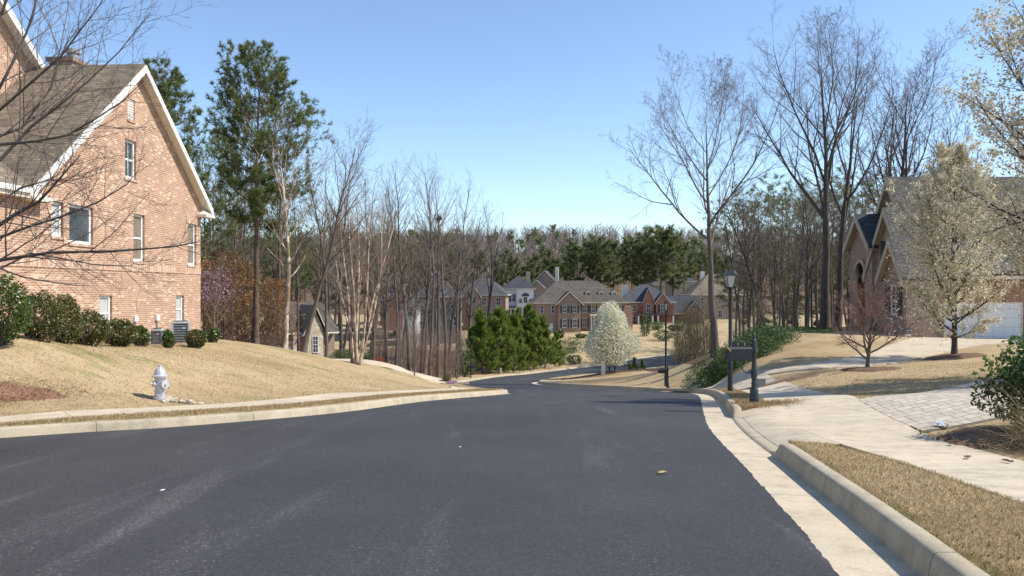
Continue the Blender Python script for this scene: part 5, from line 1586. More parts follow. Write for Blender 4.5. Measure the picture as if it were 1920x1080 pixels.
# ------------------------------------------------------------------ the bare tree whose limbs reach in from the left edge
g = R_(11)
limbs = [([(-150, 545, 12), (-60, 512, 11.8), (0, 489, 11.6), (97, 473, 11.4), (214, 470, 11.2), (324, 462, 11.1), (372, 452, 11.1)], .050),
         ([(-140, 505, 12), (0, 446, 11.9), (50, 428, 11.9), (113, 405, 11.8), (181, 379, 11.7), (236, 345, 11.6), (262, 318, 11.6)], .036),
         ([(-140, 480, 12), (0, 424, 11.6), (33, 402, 11.5), (70, 379, 11.4), (100, 350, 11.2), (128, 318, 11.1), (150, 290, 11.0)], .050),
         ([(-135, 400, 12), (0, 300, 12.2), (56, 240, 12.3), (110, 200, 12.3), (163, 155, 12.4), (222, 96, 12.5), (281, 24, 12.5)], .042),
         ([(-130, 350, 12), (0, 274, 11.6), (70, 264, 11.4), (122, 254, 11.3), (175, 226, 11.2), (232, 190, 11.1), (270, 150, 11.0)], .036),
         ([(-130, 330, 12), (0, 258, 12.6), (37, 240, 12.7), (70, 205, 12.8), (93, 165, 12.8), (112, 95, 12.9), (130, 5, 12.9)], .040),
         ([(-125, 290, 12), (0, 165, 12.0), (28, 110, 12.0), (48, 60, 12.0), (62, 15, 12.0), (75, -40, 12.0), (80, -80, 12)], .036),
         ([(-130, 300, 12), (0, 205, 11.0), (60, 160, 10.9), (110, 110, 10.8), (150, 60, 10.7), (185, 10, 10.6), (215, -40, 10.6)], .032),
         ([(-140, 520, 12), (0, 378, 12.4), (40, 350, 12.5), (95, 338, 12.5), (140, 342, 12.5), (157, 362, 12.5), (160, 400, 12.5)], .024),
         ([(-150, 540, 12), (0, 500, 12.5), (60, 478, 12.6), (120, 486, 12.6), (180, 498, 12.7), (240, 500, 12.7), (270, 505, 12.7)], .028),
         ([(-120, 250, 12), (-40, 80, 12.0), (0, 20, 12.0), (20, -20, 12), (30, -60, 12), (36, -90, 12), (40, -120, 12)], .036)]
tx, ty = P(-150, 600, 12)[:2]
tz = on(tx, ty)
P1 = np.array([[P(*q) for q in l] for l, _ in limbs]) - np.array([tx, ty, tz])
P1 += g.normal(0, .015, P1.shape)
R1 = np.array([[r * .62 * k for k in (1.6, 1.0, .88, .7, .52, .34, .16)] for _, r in limbs])
L1 = np.linalg.norm(np.diff(P1, axis=1), axis=2).sum(1)
top = np.array([[[0, 0, -.3], [.02, 0, .6], [.0, .02, 1.3], [.05, 0, 2.1], [.02, .05, 2.9], [.0, .1, 3.8], [.1, .0, 5.2]]])
L2 = spawn(P1, R1, L1, dict(n=16, t0=.2, t1=1, ang=36, angsd=11, ratio=.36, shape='taper', N=7, wander=.08, trop=.05, rr=.5, rl=.011, rmin=.004, tip=.3), g)
L3 = spawn(*L2, dict(n=7, t0=.15, t1=1, ang=38, angsd=12, ratio=.45, N=5, wander=.1, trop=.05, rr=.55, rl=.008, rmin=.0028, tip=.4), g)
L4 = spawn(*L3, dict(n=2, t0=.2, t1=1, ang=36, ratio=.5, N=3, wander=.12, trop=.04, rr=.7, rl=.01, rmin=.0026, tip=.6), g)
Rt = np.array([[.20, .15, .13, .12, .11, .09, .05]])
plant('bare_tree', 'near bare tree whose long leafless limbs reach across the left brick house', 'tree', (tx, ty, tz),
      [('trunk', wood_mesh('trunk', [(top, Rt, None), (P1, R1, None)], (10, 7)), 'bark_grey'), ('crown', wood_mesh('crown', [L2, L3, L4], (4, 3, 3)), 'twig')])

def stand(px, py, d):
    x, y, z = P(px, py, d)
    return (x, y, on(x, y))
def hgt(top, d, z): return EYE + (HY - top) * d / FPX - z      # tree height so that its top shows at photo row `top`

# ------------------------------------------------------------------ evergreens on the left
loc = stand(479, 645, 40)
H = hgt(138, 40, loc[2])
a, b = pine_proto(21, H, .19, t0=.46, n1=60, ratio=.215, n2=12, n3=4, k=11, ln=.21, wd=.032, per=3, clump=.62, lean=(-.02, 0), angt=-30, shape='dome')
plant('pine_tree', 'tallest pine with a round crown standing right of the left brick house', 'tree', loc, [('trunk', a, 'bark_pine'), ('crown', b, 'needles')])
loc = stand(318, 600, 49)
H = hgt(158, 49, loc[2])
a, b = pine_proto(22, H, .2, t0=.30, n1=46, ratio=.24, n2=8, n3=4, k=11, ln=.26, wd=.042, per=3, clump=.85, shape='round')
plant('pine_tree', 'dark dense pine rising directly behind the brick house gable', 'tree', loc, [('trunk', a, 'bark_pine'), ('crown', b, 'needles')])
pA = pine_proto(23, 12, .13, t0=.42, n1=26, ratio=.24, n2=6, n3=3, k=9, ln=.28, wd=.035, per=2, clump=.6)
pB = pine_proto(24, 11, .12, t0=.25, n1=30, ratio=.27, n2=6, n3=3, k=9, ln=.28, wd=.035, per=2, clump=.55, lean=(.05, 0))
for i, (px, py, d, tp_, pr) in enumerate([(384, 630, 52, 268, pA), (432, 630, 57, 262, pB), (522, 640, 53, 225, pA), (402, 640, 64, 330, pB), (560, 650, 66, 345, pA), (455, 640, 66, 300, pB)]):
    loc = stand(px, py, d); s = hgt(tp_, d, loc[2]) / (12 if pr is pA else 11)
    plant('pine_tree', 'slim pine mixed with bare trees behind the tallest left pine', 'tree', loc, [('trunk', pr[0], 'bark_pine'), ('crown', pr[1], 'needles')], i * 1.7, 'slim pines in the left wood', (s * .85, s * .85, s))

# ------------------------------------------------------------------ birches and bare trees on the left
loc = stand(533, 652, 38.3); H = hgt(205, 38.3, loc[2])
a, b = bare_proto(31, H, .13, n1=22, t0=.3, ang=40, ratio=.30, lean=(.10, 0), n2=7, n3=5, n4=3)
plant('bare_tree', 'pale leaning bare tree just right of the tallest pine', 'tree', loc, [('trunk', a, 'bark_birch'), ('crown', b, 'twig_tan')])
loc = stand(568, 662, 37.5); H = hgt(255, 37.5, loc[2])
a, b = bare_proto(32, H, .13, n1=24, t0=.28, ang=40, ratio=.30, lean=(.13, .02), n2=7, n3=5, n4=3)
plant('bare_tree', 'brown bare tree leaning right over the stone cottage roof', 'tree', loc, [('trunk', a, 'bark_grey'), ('crown', b, 'twig')])
# birch clump: seven stems from one root
loc = stand(668, 686, 41.5); H = hgt(318, 41.5, loc[2])
g = R_(33)
n = 8
st = np.column_stack([g.normal(0, .22, n), g.normal(0, .2, n), np.full(n, -.2)])
dd = _unit(np.column_stack([np.linspace(-.22, .30, n) + g.normal(0, .05, n), g.normal(0, .15, n), np.ones(n)]))
Ls = H * g.uniform(.72, 1.0, n)
P0 = polylines(st, dd, Ls, 12, .035, .012, g); Rr = (.075 * g.uniform(.8, 1.2, n))[:, None] * np.linspace(1.1, .12, 12)[None, :]
S1 = spawn(P0, Rr, Ls, dict(n=17, t0=.28, ang=34, angsd=9, ratio=.26, shape='round', N=7, wander=.08, trop=.09, rr=.5, rl=.016, rmin=.006), g)
S2 = spawn(*S1, dict(n=6, t0=.2, ang=34, ratio=.42, N=5, wander=.1, trop=.05, rl=.014, rmin=.0045), g)
S3 = spawn(*S2, dict(n=4, t0=.2, ang=36, ratio=.5, N=3, wander=.12, trop=.04, rl=.012, rmin=.0036), g)
plant('birch_clump', 'multi stemmed birch clump with peeling pale bark at the foot of the left lawn', 'tree', loc,
      [('trunk', wood_mesh('trunk', [(P0, Rr, None)], (8,)), 'bark_birch'), ('crown', wood_mesh('crown', [S1, S2, S3], (4, 3, 3)), 'twig_tan')])
# the wood itself: a few individuals copied
bp_ = [bare_proto(40 + i, 14, .15, n1=24, t0=.38 - .05 * (i % 2), ang=42 + 4 * (i % 3), ratio=.22 + .03 * (i % 3), shape='round', lean=((-.03, .04, .0, .06, -.05)[i], 0), n2=6, n3=5, n4=2) for i in range(5)]
bq = [bare_proto(50 + i, 14, .13, n1=16, t0=.45, ang=44, ratio=.24, n2=6, n3=4, n4=2, r2=.5) for i in range(3)]
def bare(name, label, loc, H, i, group, rz, mats=('bark_grey', 'twig'), wide=1.0, pool=None):
    pr = (pool or bp_)[i % len(pool or bp_)]
    s = H / 14
    return plant(name, label, 'tree', loc, [('trunk', pr[0], mats[0]), ('crown', pr[1], mats[1])], rz, group, (s * wide, s * wide, s))
for i, (px, py, d, tp_) in enumerate([(612, 672, 52, 268), (700, 690, 57, 330), (742, 690, 60, 345), (770, 695, 61, 318), (790, 690, 68, 308), (806, 693, 62, 330), (836, 694, 65, 338), (857, 690, 72, 345), (724, 690, 66, 360), (640, 680, 60, 300)]):
    loc = stand(px, py, d)
    bare('bare_tree', 'tall slim bare trunk at the front of the left wood beyond the lawn', loc, hgt(tp_, d, loc[2]), i, 'bare trees at the front of the left wood', i * 2.1, ('bark_grey', 'twig_tan'), .9, bq + bp_[:2])
rr = random.Random(8)
for i in range(34):
    px = 385 + 500 * (i + rr.random()) / 34; d = rr.uniform(72, 120)
    loc = stand(px, 660, d)
    bare('bare_tree', 'bare tree deep in the left wood, one of many crossing branches', loc, hgt(rr.uniform(385, 450) - max(0, 620 - px) * .35, d, loc[2]), i, 'bare trees deep in the left wood', rr.uniform(0, 6), ('bark_grey', 'twig'), 1.25)
loc = stand(915, 612, 112)
a, b = vase_proto(61, hgt(383, 112, loc[2]), .36, fork=.42, n1=9, ang=36, n2=7, n3=5, n4=3, ratio=.55)
plant('bare_tree', 'dark forked bare tree standing alone above the young pines', 'tree', loc, [('trunk', a, 'bark_dark'), ('crown', b, 'twig')])
# straight dead trunk with a dark clump on its tip
loc = stand(821, 696, 66); H = hgt(410, 66, loc[2])
r = empty('dead_tree', 'branchless straight dead trunk with a dark clump at its tip in the left wood', 'tree', loc)
MB().tube([(0, 0, -.2), (.05, 0, H * .4), (.02, 0, H * .75), (.06, 0, H)], [.17, .12, .09, .06], 8).build('trunk', M['bark_grey'], r, True)
g = R_(4); v, f = leaf_quads(g.normal(0, .12, (160, 3)) + np.array([.06, 0, H]), .22, g, 0, .3)
link('twig_clump', np_mesh('twig_clump', v, [f]), M['dark_clump'], r)
# brown saplings / understorey
sap = [bare_proto(70 + i, 5, .045, n1=22, t0=.12, ang=42, ratio=.36, shape='round', n2=6, n3=4, n4=0.9, r2=.5) for i in range(3)]
for i in range(46):
    px = 690 + 200 * rr.random(); d = rr.uniform(56, 86)
    loc = stand(px, 690, d)
    if loc[0] > -4.6: continue
    pr = sap[i % 3]; s = rr.uniform(.4, .85)
    plant('sapling', 'thin bare sapling in the undergrowth of the left wood', 'sapling', loc, [('trunk', pr[0], 'twig'), ('crown', pr[1], ('twig_red', 'twig_tan', 'twig')[i % 3])], rr.uniform(0, 6), 'saplings in the undergrowth of the left wood', (s * 1.5, s * 1.5, s))
loc = stand(778, 701, 51)
plant('sapling', 'small bare sapling alone in red mulch on the left lawn edge', 'sapling', loc, [('trunk', sap[1][0], 'twig'), ('crown', sap[1][1], 'twig_tan')], 1, None, .95)
# copper-leaved beeches
for i, (px, py, d, h, w, sd) in enumerate([(420, 640, 39.5, 4.8, 1.7, 1), (462, 644, 43, 5.0, 1.8, 2), (505, 650, 41, 3.6, 1.5, 3), (534, 656, 44, 3.2, 1.3, 1), (395, 640, 44, 5.2, 1.8, 3), (840, 695, 68, 2.6, 1.2, 2), (815, 697, 64, 2.2, 1.2, 1), (440, 650, 46, 6.0, 1.9, 2), (480, 652, 48, 5.2, 1.8, 1), (522, 655, 47, 4.6, 1.8, 3), (408, 646, 42, 3.0, 1.6, 3), (452, 648, 40.5, 2.6, 1.6, 1)]):
    if i < 3:
        g = R_(80 + i)
        Lb = grow(g, 5, .06, [dict(n=30, t0=.06, t1=.98, ang=58, angt=-25, ratio=.42, shape='egg', N=6, wander=.1, trop=.05), dict(n=7, t0=.2, ang=42, ratio=.45, N=4, wander=.13, rmin=.005), dict(n=4, t0=.2, ang=42, ratio=.5, N=3, rmin=.004)], (0, 0), .05, 10, .15)
        tp_ = tips(Lb[3], 5, g, .1); tp_ = tp_[g.random(len(tp_)) < .55]
        v, f = leaf_quads(tp_[:, :3] + g.normal(0, .05, (len(tp_), 3)), .12, g, .2, .5)
        if i == 0: beech = []
        beech.append((wood_mesh('trunk', Lb, (6, 4, 3, 3)), np_mesh('crown', v, [f])))
    pr = beech[sd - 1]; loc = stand(px, py, d)
    plant('beech_tree', 'young beech still holding copper brown dead leaves at the edge of the left wood', 'tree', loc, [('trunk', pr[0], 'bark_grey'), ('crown', pr[1], 'beech')], i * 1.3, 'copper leaved beeches in the left wood', (h / 5 * w / 1.7, h / 5 * w / 1.7, h / 5))
# purple-flowering shrub at the house corner
loc = stand(402, 622, 36.5); g = R_(90)
a = bare_proto(91, 3.4, .03, n1=26, t0=.05, ang=34, ratio=.55, shape='taper', n2=6, n3=4, n4=.9, trop=.12)
c = ico_cloud(420, g, 1.0, 1.0, .85, .4, .25) + np.array([0, 0, 2.5]); v, f = leaf_quads(c, .085, g, .3, .8)
plant('flowering_shrub', 'leafless shrub with purple blossom at the corner of the left brick house', 'shrub', loc, [('trunk', a[0], 'twig_tan'), ('twigs', a[1], 'twig_tan'), ('blossom', np_mesh('blossom', v, [f]), 'magenta')])

# clipped shrubs along the brick house (each its own size)
SHR = [(2, 632, 92, 138, 'shrub', 'tall dark green shrub at the left edge beside the brick house'), (72, 642, 84, 96, 'shrub_bronze', 'large rounded bronze green shrub next to the tall dark shrub'),
       (122, 644, 60, 92, 'shrub_bronze', 'bronze shrub, second of the two large ones against the brick wall'), (170, 650, 70, 70, 'shrub_bronze', 'low spreading bronze green shrub left of the basement window'),
       (226, 655, 56, 56, 'shrub_bronze', 'rounded reddish green shrub under the basement window'), (264, 656, 32, 42, 'shrub', 'narrow light green shrub left of the small air conditioner'),
       (316, 652, 22, 36, 'shrub', 'small clipped shrub between the two air conditioners'), (368, 645, 34, 38, 'shrub_bronze', 'boxy brownish shrub right of the large air conditioner'),
       (399, 645, 26, 30, 'shrub', 'small dark round shrub, last in the row past the house corner')]
for i, (px, py, w, h, mt, lb) in enumerate(SHR):
    d = 11.75 / ((960 - px) / FPX)
    d = min(d, 29.9 if px < 330 else 31.2) if px < 390 else 32.6
    rx = w * d / FPX / 2; rz_ = h * d / FPX / 2 * 1.0
    n = int(1800 + 6500 * rx * rz_)
    a, b = bush_proto(100 + i, rx * 1.08, rx, rz_, min(n, 13000), .072, .55, .12, .55)
    x, y, z = P(px, py, d)
    plant('shrub', lb, 'shrub', (x, y, on(x, y)), [('stems', a, 'bark_dark'), ('foliage', b, mt)])

# hedges and small plants by the left drive
def small_bush(px, py, d, w, h, mt, lb, seed, leaf=.09, name='shrub', cat='shrub', group=None, n=None, aspect=.5):
    rx, rz_ = w * d / FPX / 2, h * d / FPX / 2
    a, b = bush_proto(seed, rx, rx * .9, rz_, n or int(min(4200, 700 + 900 * rx * rz_ / (leaf / .09) ** 1.2)), leaf, .45, .18, aspect, 10)
    x, y, z = P(px, py, d)
    return plant(name, lb, cat, (x, y, on(x, y)), [('stems', a, 'bark_dark'), ('foliage', b, mt)], 0, group)
small_bush(630, 672, 66, 44, 28, 'shrub_bright', 'light green shrub in front of the stone cottage window', 130)
small_bush(643, 680, 56, 40, 18, 'juniper', 'low dark green hedge clump left of the birch clump', 131)
small_bush(690, 682, 60, 36, 26, 'shrub', 'dark clipped shrub right of the birch clump', 132)
small_bush(710, 684, 58, 20, 15, 'redleaf', 'small bright red orange shrub beside the left drive', 133)
small_bush(628, 668, 70, 30, 34, 'shrub_bright', 'yellow green bush below the stone gable', 134)
small_bush(838, 706, 56, 18, 18, 'shrub', 'small dark evergreen by the left drive mouth', 135, .07)
small_bush(846, 711, 53, 22, 7, 'magenta', 'low purple flower patch by the left drive mouth', 136, .06, 'flower_patch', 'flowers', None, 420, .8)
small_bush(872, 703, 74, 44, 66, 'shrub', 'dark magnolia left of the young pines', 137, .16, 'magnolia', 'tree')

# ------------------------------------------------------------------ young pines across the road
yp = [pine_proto(140 + i, 7, .085, t0=.05, n1=58, ratio=(.36, .33, .40)[i], n2=9, n3=0, k=10, ln=.42, wd=.075, ang=80, angt=-42, shape=('cone', 'egg', 'cone')[i], per=3, clump=.95, trop=.09, t0tip=.15) for i in range(3)]
for i, (px, py, d, tp_, w) in enumerate([(905, 698, 84, 582, 1.0), (938, 694, 86, 580, 1.05), (962, 694, 90, 590, 1.0), (918, 692, 92, 588, 1.0), (888, 694, 86, 612, .85), (1000, 688, 96, 583, 1.1), (1022, 686, 98, 592, 1.0), (984, 688, 99, 600, .95), (1042, 684, 101, 622, .9), (950, 690, 96, 600, 1.0), (990, 650, 128, 572, .8), (972, 640, 124, 578, .7)]):
    loc = stand(px, py, d); s = hgt(tp_, d, loc[2]) / 7
    pr = yp[i % 3]
    plant('young_pine', 'bushy bright green young pine in the thicket across the road', 'tree', loc, [('trunk', pr[0], 'bark_pine'), ('crown', pr[1], 'needles_young')], i * 1.1, 'young pines in the thicket across the road', (s * .92 * w, s * .92 * w, s))
small_bush(1072, 664, 122, 56, 30, 'juniper', 'green hedge mass right of the young pines', 150, .2)
small_bush(1052, 678, 108, 44, 34, 'shrub_bright', 'yellow green shrub below the hedge right of the young pines', 151, .2)
small_bush(1076, 684, 106, 34, 18, 'shrub', 'dark low shrub at the far kerb right of the young pines', 152, .18)
for k, (px, py, d, w, h, mt) in enumerate([(1050, 620, 140, 14, 18, 'shrub'), (1232, 610, 152, 26, 18, 'shrub_bright'), (1246, 630, 136, 46, 22, 'shrub'), (1210, 622, 142, 22, 40, 'juniper'), (1275, 606, 150, 22, 20, 'shrub_bright'), (1262, 612, 150, 20, 14, 'shrub'), (1090, 622, 140, 24, 9, 'shrub'), (1130, 622, 141, 30, 8, 'shrub')]):
    small_bush(px, py, d, w, h, mt, ['clipped round shrub at the garage of the brown brick house', 'bright hedge before the red brick house porch', 'wide dark hedge on the bank below the red brick house', 'conical evergreen at the left corner of the red brick house', 'yellow green shrub before the red house side wing', 'dark shrub between the red house porch and its side wing', 'low hedge under the left windows of the brown brick house', 'low hedge right of the brown brick house entrance'][k], 160 + k, .22)

# ------------------------------------------------------------------ blossoming pears
loc = stand(1148, 698, 66); H = hgt(567, 66, loc[2])
a, t_, b = bloom_proto(170, H * .90, .07, n1=32, t0=.13, ang=52, ratio=.33, shape='egg', n2=9, n3=5, per=6, size=.125, dens=.95, trunks=2, angt=-34, jit=.10, fill=(23000, 2.35, 2.6, 2.95, .24))
plant('pear_tree', 'dense white blossoming pear tree with two trunks on the island lawn', 'tree', loc, [('trunk', a, 'bark_dark'), ('twigs', t_, 'bark_dark'), ('crown', b, 'blossom')])
loc = stand(1789, 671, 33); H = hgt(262, 33, loc[2])
a, t_, b = bloom_proto(171, H, .12, n1=46, t0=.10, ang=66, ratio=.37, shape='egg', n2=10, n3=5, per=6, size=.07, dens=.62, angt=-36, jit=.055, quads=5, fill=(6500, 2.35, 3.5, 4.3, .30))
plant('pear_tree', 'cream blossoming pear tree in front of the white garage door', 'tree', loc, [('trunk', a, 'bark_dark'), ('twigs', t_, 'bark_grey'), ('crown', b, 'blossom_tan')])
x, y = 16.0, 21.6
loc = (x, y, on(x, y))
a, t_, b = bloom_proto(172, 12.2, .16, n1=52, t0=.12, ang=60, ratio=.36, shape='egg', n2=11, n3=5, per=6, size=.08, dens=.9, angt=-28, jit=.08, quads=3, fill=(14000, 3.1, 4.6, 5.2, .30))
plant('pear_tree', 'tallest cream blossoming pear tree at the right edge, trunk out of sight', 'tree', loc, [('trunk', a, 'bark_dark'), ('twigs', t_, 'bark_grey'), ('crown', b, 'blossom_tan')])
loc = stand(1262, 545, 232)
a, t_, b = bloom_proto(173, 5.2, .08, n1=14, t0=.14, n2=6, n3=3, per=3, size=.42, dens=.9, ratio=.45)
plant('pear_tree', 'tiny distant white pear tree between roofs right of the pine stand', 'tree', loc, [('trunk', a, 'bark_dark'), ('twigs', t_, 'bark_dark'), ('crown', b, 'blossom')])
yps = pine_proto(145, 1.5, .02, t0=.05, n1=26, ratio=.45, n2=4, n3=0, k=10, ln=.22, wd=.03, ang=62, angt=-30, shape='cone', per=2, clump=.95, trop=.15)
for i, (px, d, s) in enumerate([(1190, 68, .85), (1205, 69, .7), (1181, 70, .6)]):
    loc = stand(px, 698, d)
    plant('young_pine', 'knee high pine seedling on the island lawn right of the white pear', 'tree', loc, [('trunk', yps[0], 'bark_pine'), ('crown', yps[1], 'needles_young')], i, 'pine seedlings on the island', s)

# small reddish tree on the right lawn
loc = stand(1625, 696, 29)
g = R_(180)
L = grow(g, 2.6, .085, [dict(n=18, t0=.24, t1=.98, ang=66, angsd=8, angt=-38, ratio=.86, shape='taper', N=8, wander=.10, trop=.07, rr=.6, rl=.03), dict(n=9, t0=.2, ang=40, angsd=10, ratio=.42, N=6, wander=.12, trop=.05, rmin=.006), dict(n=6, t0=.15, ang=40, ratio=.5, N=4, wander=.13, trop=.06, rmin=.0045), dict(n=3, t0=.2, ang=36, ratio=.55, N=3, rmin=.0035, trop=.05)], (.02, 0), .05, 10, .25)
plant('bare_tree', 'small wide reddish bare tree on the right lawn beside the drive', 'tree', loc, [('trunk', wood_mesh('trunk', L[:2], (9, 6)), 'bark_grey'), ('crown', wood_mesh('crown', L[2:], (4, 3, 3)), 'twig_red')])

# ------------------------------------------------------------------ big bare trees on the right
loc = stand(1341, 662, 47); H = hgt(138, 47, loc[2])
a, b = vase_proto(190, H, .24, fork=.46, n1=12, ang=56, ratio=.60, n2=11, n3=7, n4=5, n5=4, lean=(-.005, 0), spread=-30)
plant('bare_tree', 'large spreading bare tree behind the juniper hedge, left of the lantern lamp', 'tree', loc, [('trunk', a, 'bark_grey'), ('crown', b, 'twig')])
loc = stand(1546, 612, 55); H = hgt(38, 55, loc[2])
a, b = vase_proto(191, H, .33, fork=.36, n1=11, ang=34, ratio=.62, n2=11, n3=7, n4=5, n5=4, lean=(.0, 0), spread=-12)
plant('bare_tree', 'tallest bare tree, fan shaped crown towering over the right wood', 'tree', loc, [('trunk', a, 'bark_dark'), ('crown', b, 'twig')])
loc = stand(1568, 612, 57); H = hgt(75, 57, loc[2])
a, b = vase_proto(192, H, .28, fork=.40, n1=8, ang=34, ratio=.60, n2=10, n3=6, n4=4, n5=3, lean=(.17, 0), spread=-10)
plant('bare_tree', 'dark bare tree leaning right beside the tallest bare tree', 'tree', loc, [('trunk', a, 'bark_dark'), ('crown', b, 'twig')])
vz = vase_proto(193, 14, .2, fork=.38, n1=9, ang=34, ratio=.58, n2=9, n3=6, n4=4, n5=2, lean=(.08, 0))
for i, (px, d, tp_) in enumerate([(1668, 66, 118), (1722, 68, 160), (1790, 66, 190), (1640, 74, 170)]):
    loc = stand(px, 600, d); s = hgt(tp_, d, loc[2]) / 13
    plant('bare_tree', 'bare tree rising behind the roof of the gabled house', 'tree', loc, [('trunk', vz[0], 'bark_dark'), ('crown', vz[1], 'twig')], i * 1.9, 'bare trees behind the gabled house', s)
loc = stand(1443, 640, 58); H = hgt(355, 58, loc[2])
a, b = bare_proto(194, H, .17, n1=18, t0=.4, ang=44, ratio=.26, lean=(-.22, 0), n2=6, n3=5, n4=2)
plant('bare_tree', 'dark trunk leaning left in the right wood behind the juniper hedge', 'tree', loc, [('trunk', a, 'bark_dark'), ('crown', b, 'twig')])
rr = random.Random(19)
for i in range(30):
    px = 1372 + 300 * (i + rr.random()) / 30; d = rr.uniform(56, 92)
    loc = stand(px, 620, d)
    bare('bare_tree', 'slim bare tree in the right wood between lamp and gabled house', loc, hgt(rr.uniform(345, 430), d, loc[2]), i, 'slim bare trees of the right wood', rr.uniform(0, 6), ('bark_dark' if i % 2 else 'bark_grey', 'twig_tan' if i % 3 else 'twig'), 1.0, bq + bp_)
for i in range(14):
    px = 1365 + 330 * (i + rr.random()) / 14; d = rr.uniform(92, 122)
    loc = stand(px, 600, d); pr = (pA, pB)[i % 2]; s = hgt(rr.uniform(350, 430), d, loc[2]) / 11.5
    plant('pine_tree', 'olive green pine filling the back of the right wood', 'tree', loc, [('trunk', pr[0], 'bark_pine'), ('crown', pr[1], 'needles_blue')], rr.uniform(0, 6), 'pines at the back of the right wood', (s * 1.25, s * 1.25, s))
thk = [bare_proto(200 + i, 3, .03, n1=26, t0=.05, ang=36, ratio=.42, shape='taper', n2=6, n3=4, n4=.9, trop=.12) for i in range(2)]
for i in range(24):
    px = 1266 + 70 * (i + rr.random()) / 24; d = rr.uniform(50, 60)
    loc = stand(px, 690, d); pr = thk[i % 2]; s = rr.uniform(.6, 1.35)
    plant('thicket_shrub', 'leafless olive brown shrub in the thicket left of the spreading bare tree', 'shrub', loc, [('trunk', pr[0], 'twig_olive'), ('twigs', pr[1], 'twig_olive')], rr.uniform(0, 6), 'thicket shrubs by the side road', s)
for i in range(14):
    px = 1370 + 130 * (i + rr.random()) / 14; d = rr.uniform(50, 58)
    loc = stand(px, 650, d); pr = thk[i % 2]; s = rr.uniform(.5, 1.2)
    plant('thicket_shrub', 'leafless brown shrub in the undergrowth behind the juniper hedge', 'shrub', loc, [('trunk', pr[0], 'bark_grey'), ('twigs', pr[1], 'twig_tan')], rr.uniform(0, 6), 'undergrowth shrubs behind the juniper hedge', s)

# juniper hedge on the bank
g = R_(210)
cl = np.array([(9.7, 37.4), (10.3, 38.2), (11.0, 39.2), (11.8, 40.4), (12.6, 41.6), (13.4, 42.8), (14.4, 44.4)])
pts_, o_ = [], np.array([11.5, 40.5])
for k in range(80):
    c = cl[min(6, int(g.random() * 7))] + g.normal(0, .55, 2)
    q = ico_cloud(800, g, g.uniform(.7, 1.1), g.uniform(.7, 1.1), g.uniform(.5, .85), .5, .25)
    q[:, :2] += c; q[:, 2] += lawn_z([c])[0] + .28
    pts_.append(q)
q = np.vstack(pts_); q = q[q[:, 2] > lawn_z(q[:, :2]) + .02]
zo = on(*o_)
v, f = leaf_quads(q - np.array([o_[0], o_[1], zo]), .13, g, 1.1, .24)
hs = np.column_stack([cl[g.integers(0, 7, 40)] + g.normal(0, .5, (40, 2)) - o_, np.zeros(40)])
hs[:, 2] = lawn_z(hs[:, :2] + o_) - zo - .05
Pw = polylines(hs, _unit(g.normal(0, 1, (40, 3)) + np.array([0, 0, .8])), np.full(40, .9), 5, .15, .0, g)
plant('juniper_hedge', 'low spreading dark green juniper hedge on the bank beside the lantern lamp', 'hedge', (o_[0], o_[1], zo), [('stems', wood_mesh('stems', [(Pw, np.full((40, 5), .02), None)], (4,)), 'bark_dark'), ('foliage', np_mesh('foliage', v, [f]), 'juniper')])
small_bush(1500, 629, 46.5, 170, 9, 'juniper', 'thin dark hedge line at the back of the right lawn', 211, .12, 'hedge', 'hedge', None, 2400)

# ------------------------------------------------------------------ near right bed: evergreen bush and dry ornamental grass
g = R_(220)
x, y = 7.72, 11.2; z = on(x, y)
c = ico_cloud(6500, g, 1.0, .9, .62, .4, .2) + np.array([.25, 0, 1.0]); c = c[c[:, 2] > .2]
v, f = leaf_quads(c, .085, g, .6, .5)
st = np.column_stack([g.normal(0, .12, 16), g.normal(0, .12, 16), np.full(16, -.1)])
Pw = polylines(st, _unit(g.normal(0, .5, (16, 3)) + np.array([0, 0, 1.])), np.full(16, 1.2), 6, .1, .04, g)
Rw = np.full((16, 6), .014)
S2 = spawn(Pw, Rw, np.full(16, 1.2), dict(n=8, t0=.2, ang=46, ratio=.45, N=4, rmin=.004), g)
c2 = ico_cloud(8000, g, .98, .85, .66, .5, .22) + np.array([-.02, 0, .56]); c2 = c2[c2[:, 2] > .05]
v2, f2 = leaf_quads(c2, .065, g, .4, .5)
plant('evergreen_bush', 'glossy bright green bush at the right edge beside the paver drive', 'shrub', (x, y, z), [('stems', wood_mesh('stems', [(Pw, Rw, None), S2], (5, 3)), 'bark_dark'), ('foliage', np_mesh('foliage', v, [f]), 'shrub_bright'), ('lower_foliage', np_mesh('lower_foliage', v2, [f2]), 'shrub_bronze')])
def blades(base, dirs, L, w, rng, sag=.35, N=6, wid_tip=.15):
    """arching flat grass blades (B): ribbons"""
    Pb = polylines(base, dirs, L, N, .05, -sag / N, rng)
    t = _unit(Pb[:, -1] - Pb[:, 0]); side = _unit(np.cross(t, np.array([0, 0, 1.])) + rng.normal(0, .25, t.shape))
    ws = (np.asarray(w) / 2)[:, None] * np.linspace(1, wid_tip, N)[None, :]
    A = Pb - side[:, None, :] * ws[:, :, None]; B_ = Pb + side[:, None, :] * ws[:, :, None]
    V = np.stack([A, B_], 2); n = len(Pb)
    id_ = np.arange(n * N * 2).reshape(n, N, 2)
    F = np.stack([id_[:, :-1, 0], id_[:, :-1, 1], id_[:, 1:, 1], id_[:, 1:, 0]], -1).reshape(-1, 4)
    return V.reshape(-1, 3), F
x, y = 6.98, 10.15; z = on(x, y)
n = 1000
bs = np.column_stack([g.normal(0, .2, n), g.normal(0, .2, n), np.full(n, .04)])
dd = _unit(np.column_stack([g.normal(-.05, .6, n), g.normal(0, .5, n), g.uniform(.5, 1.2, n)]))
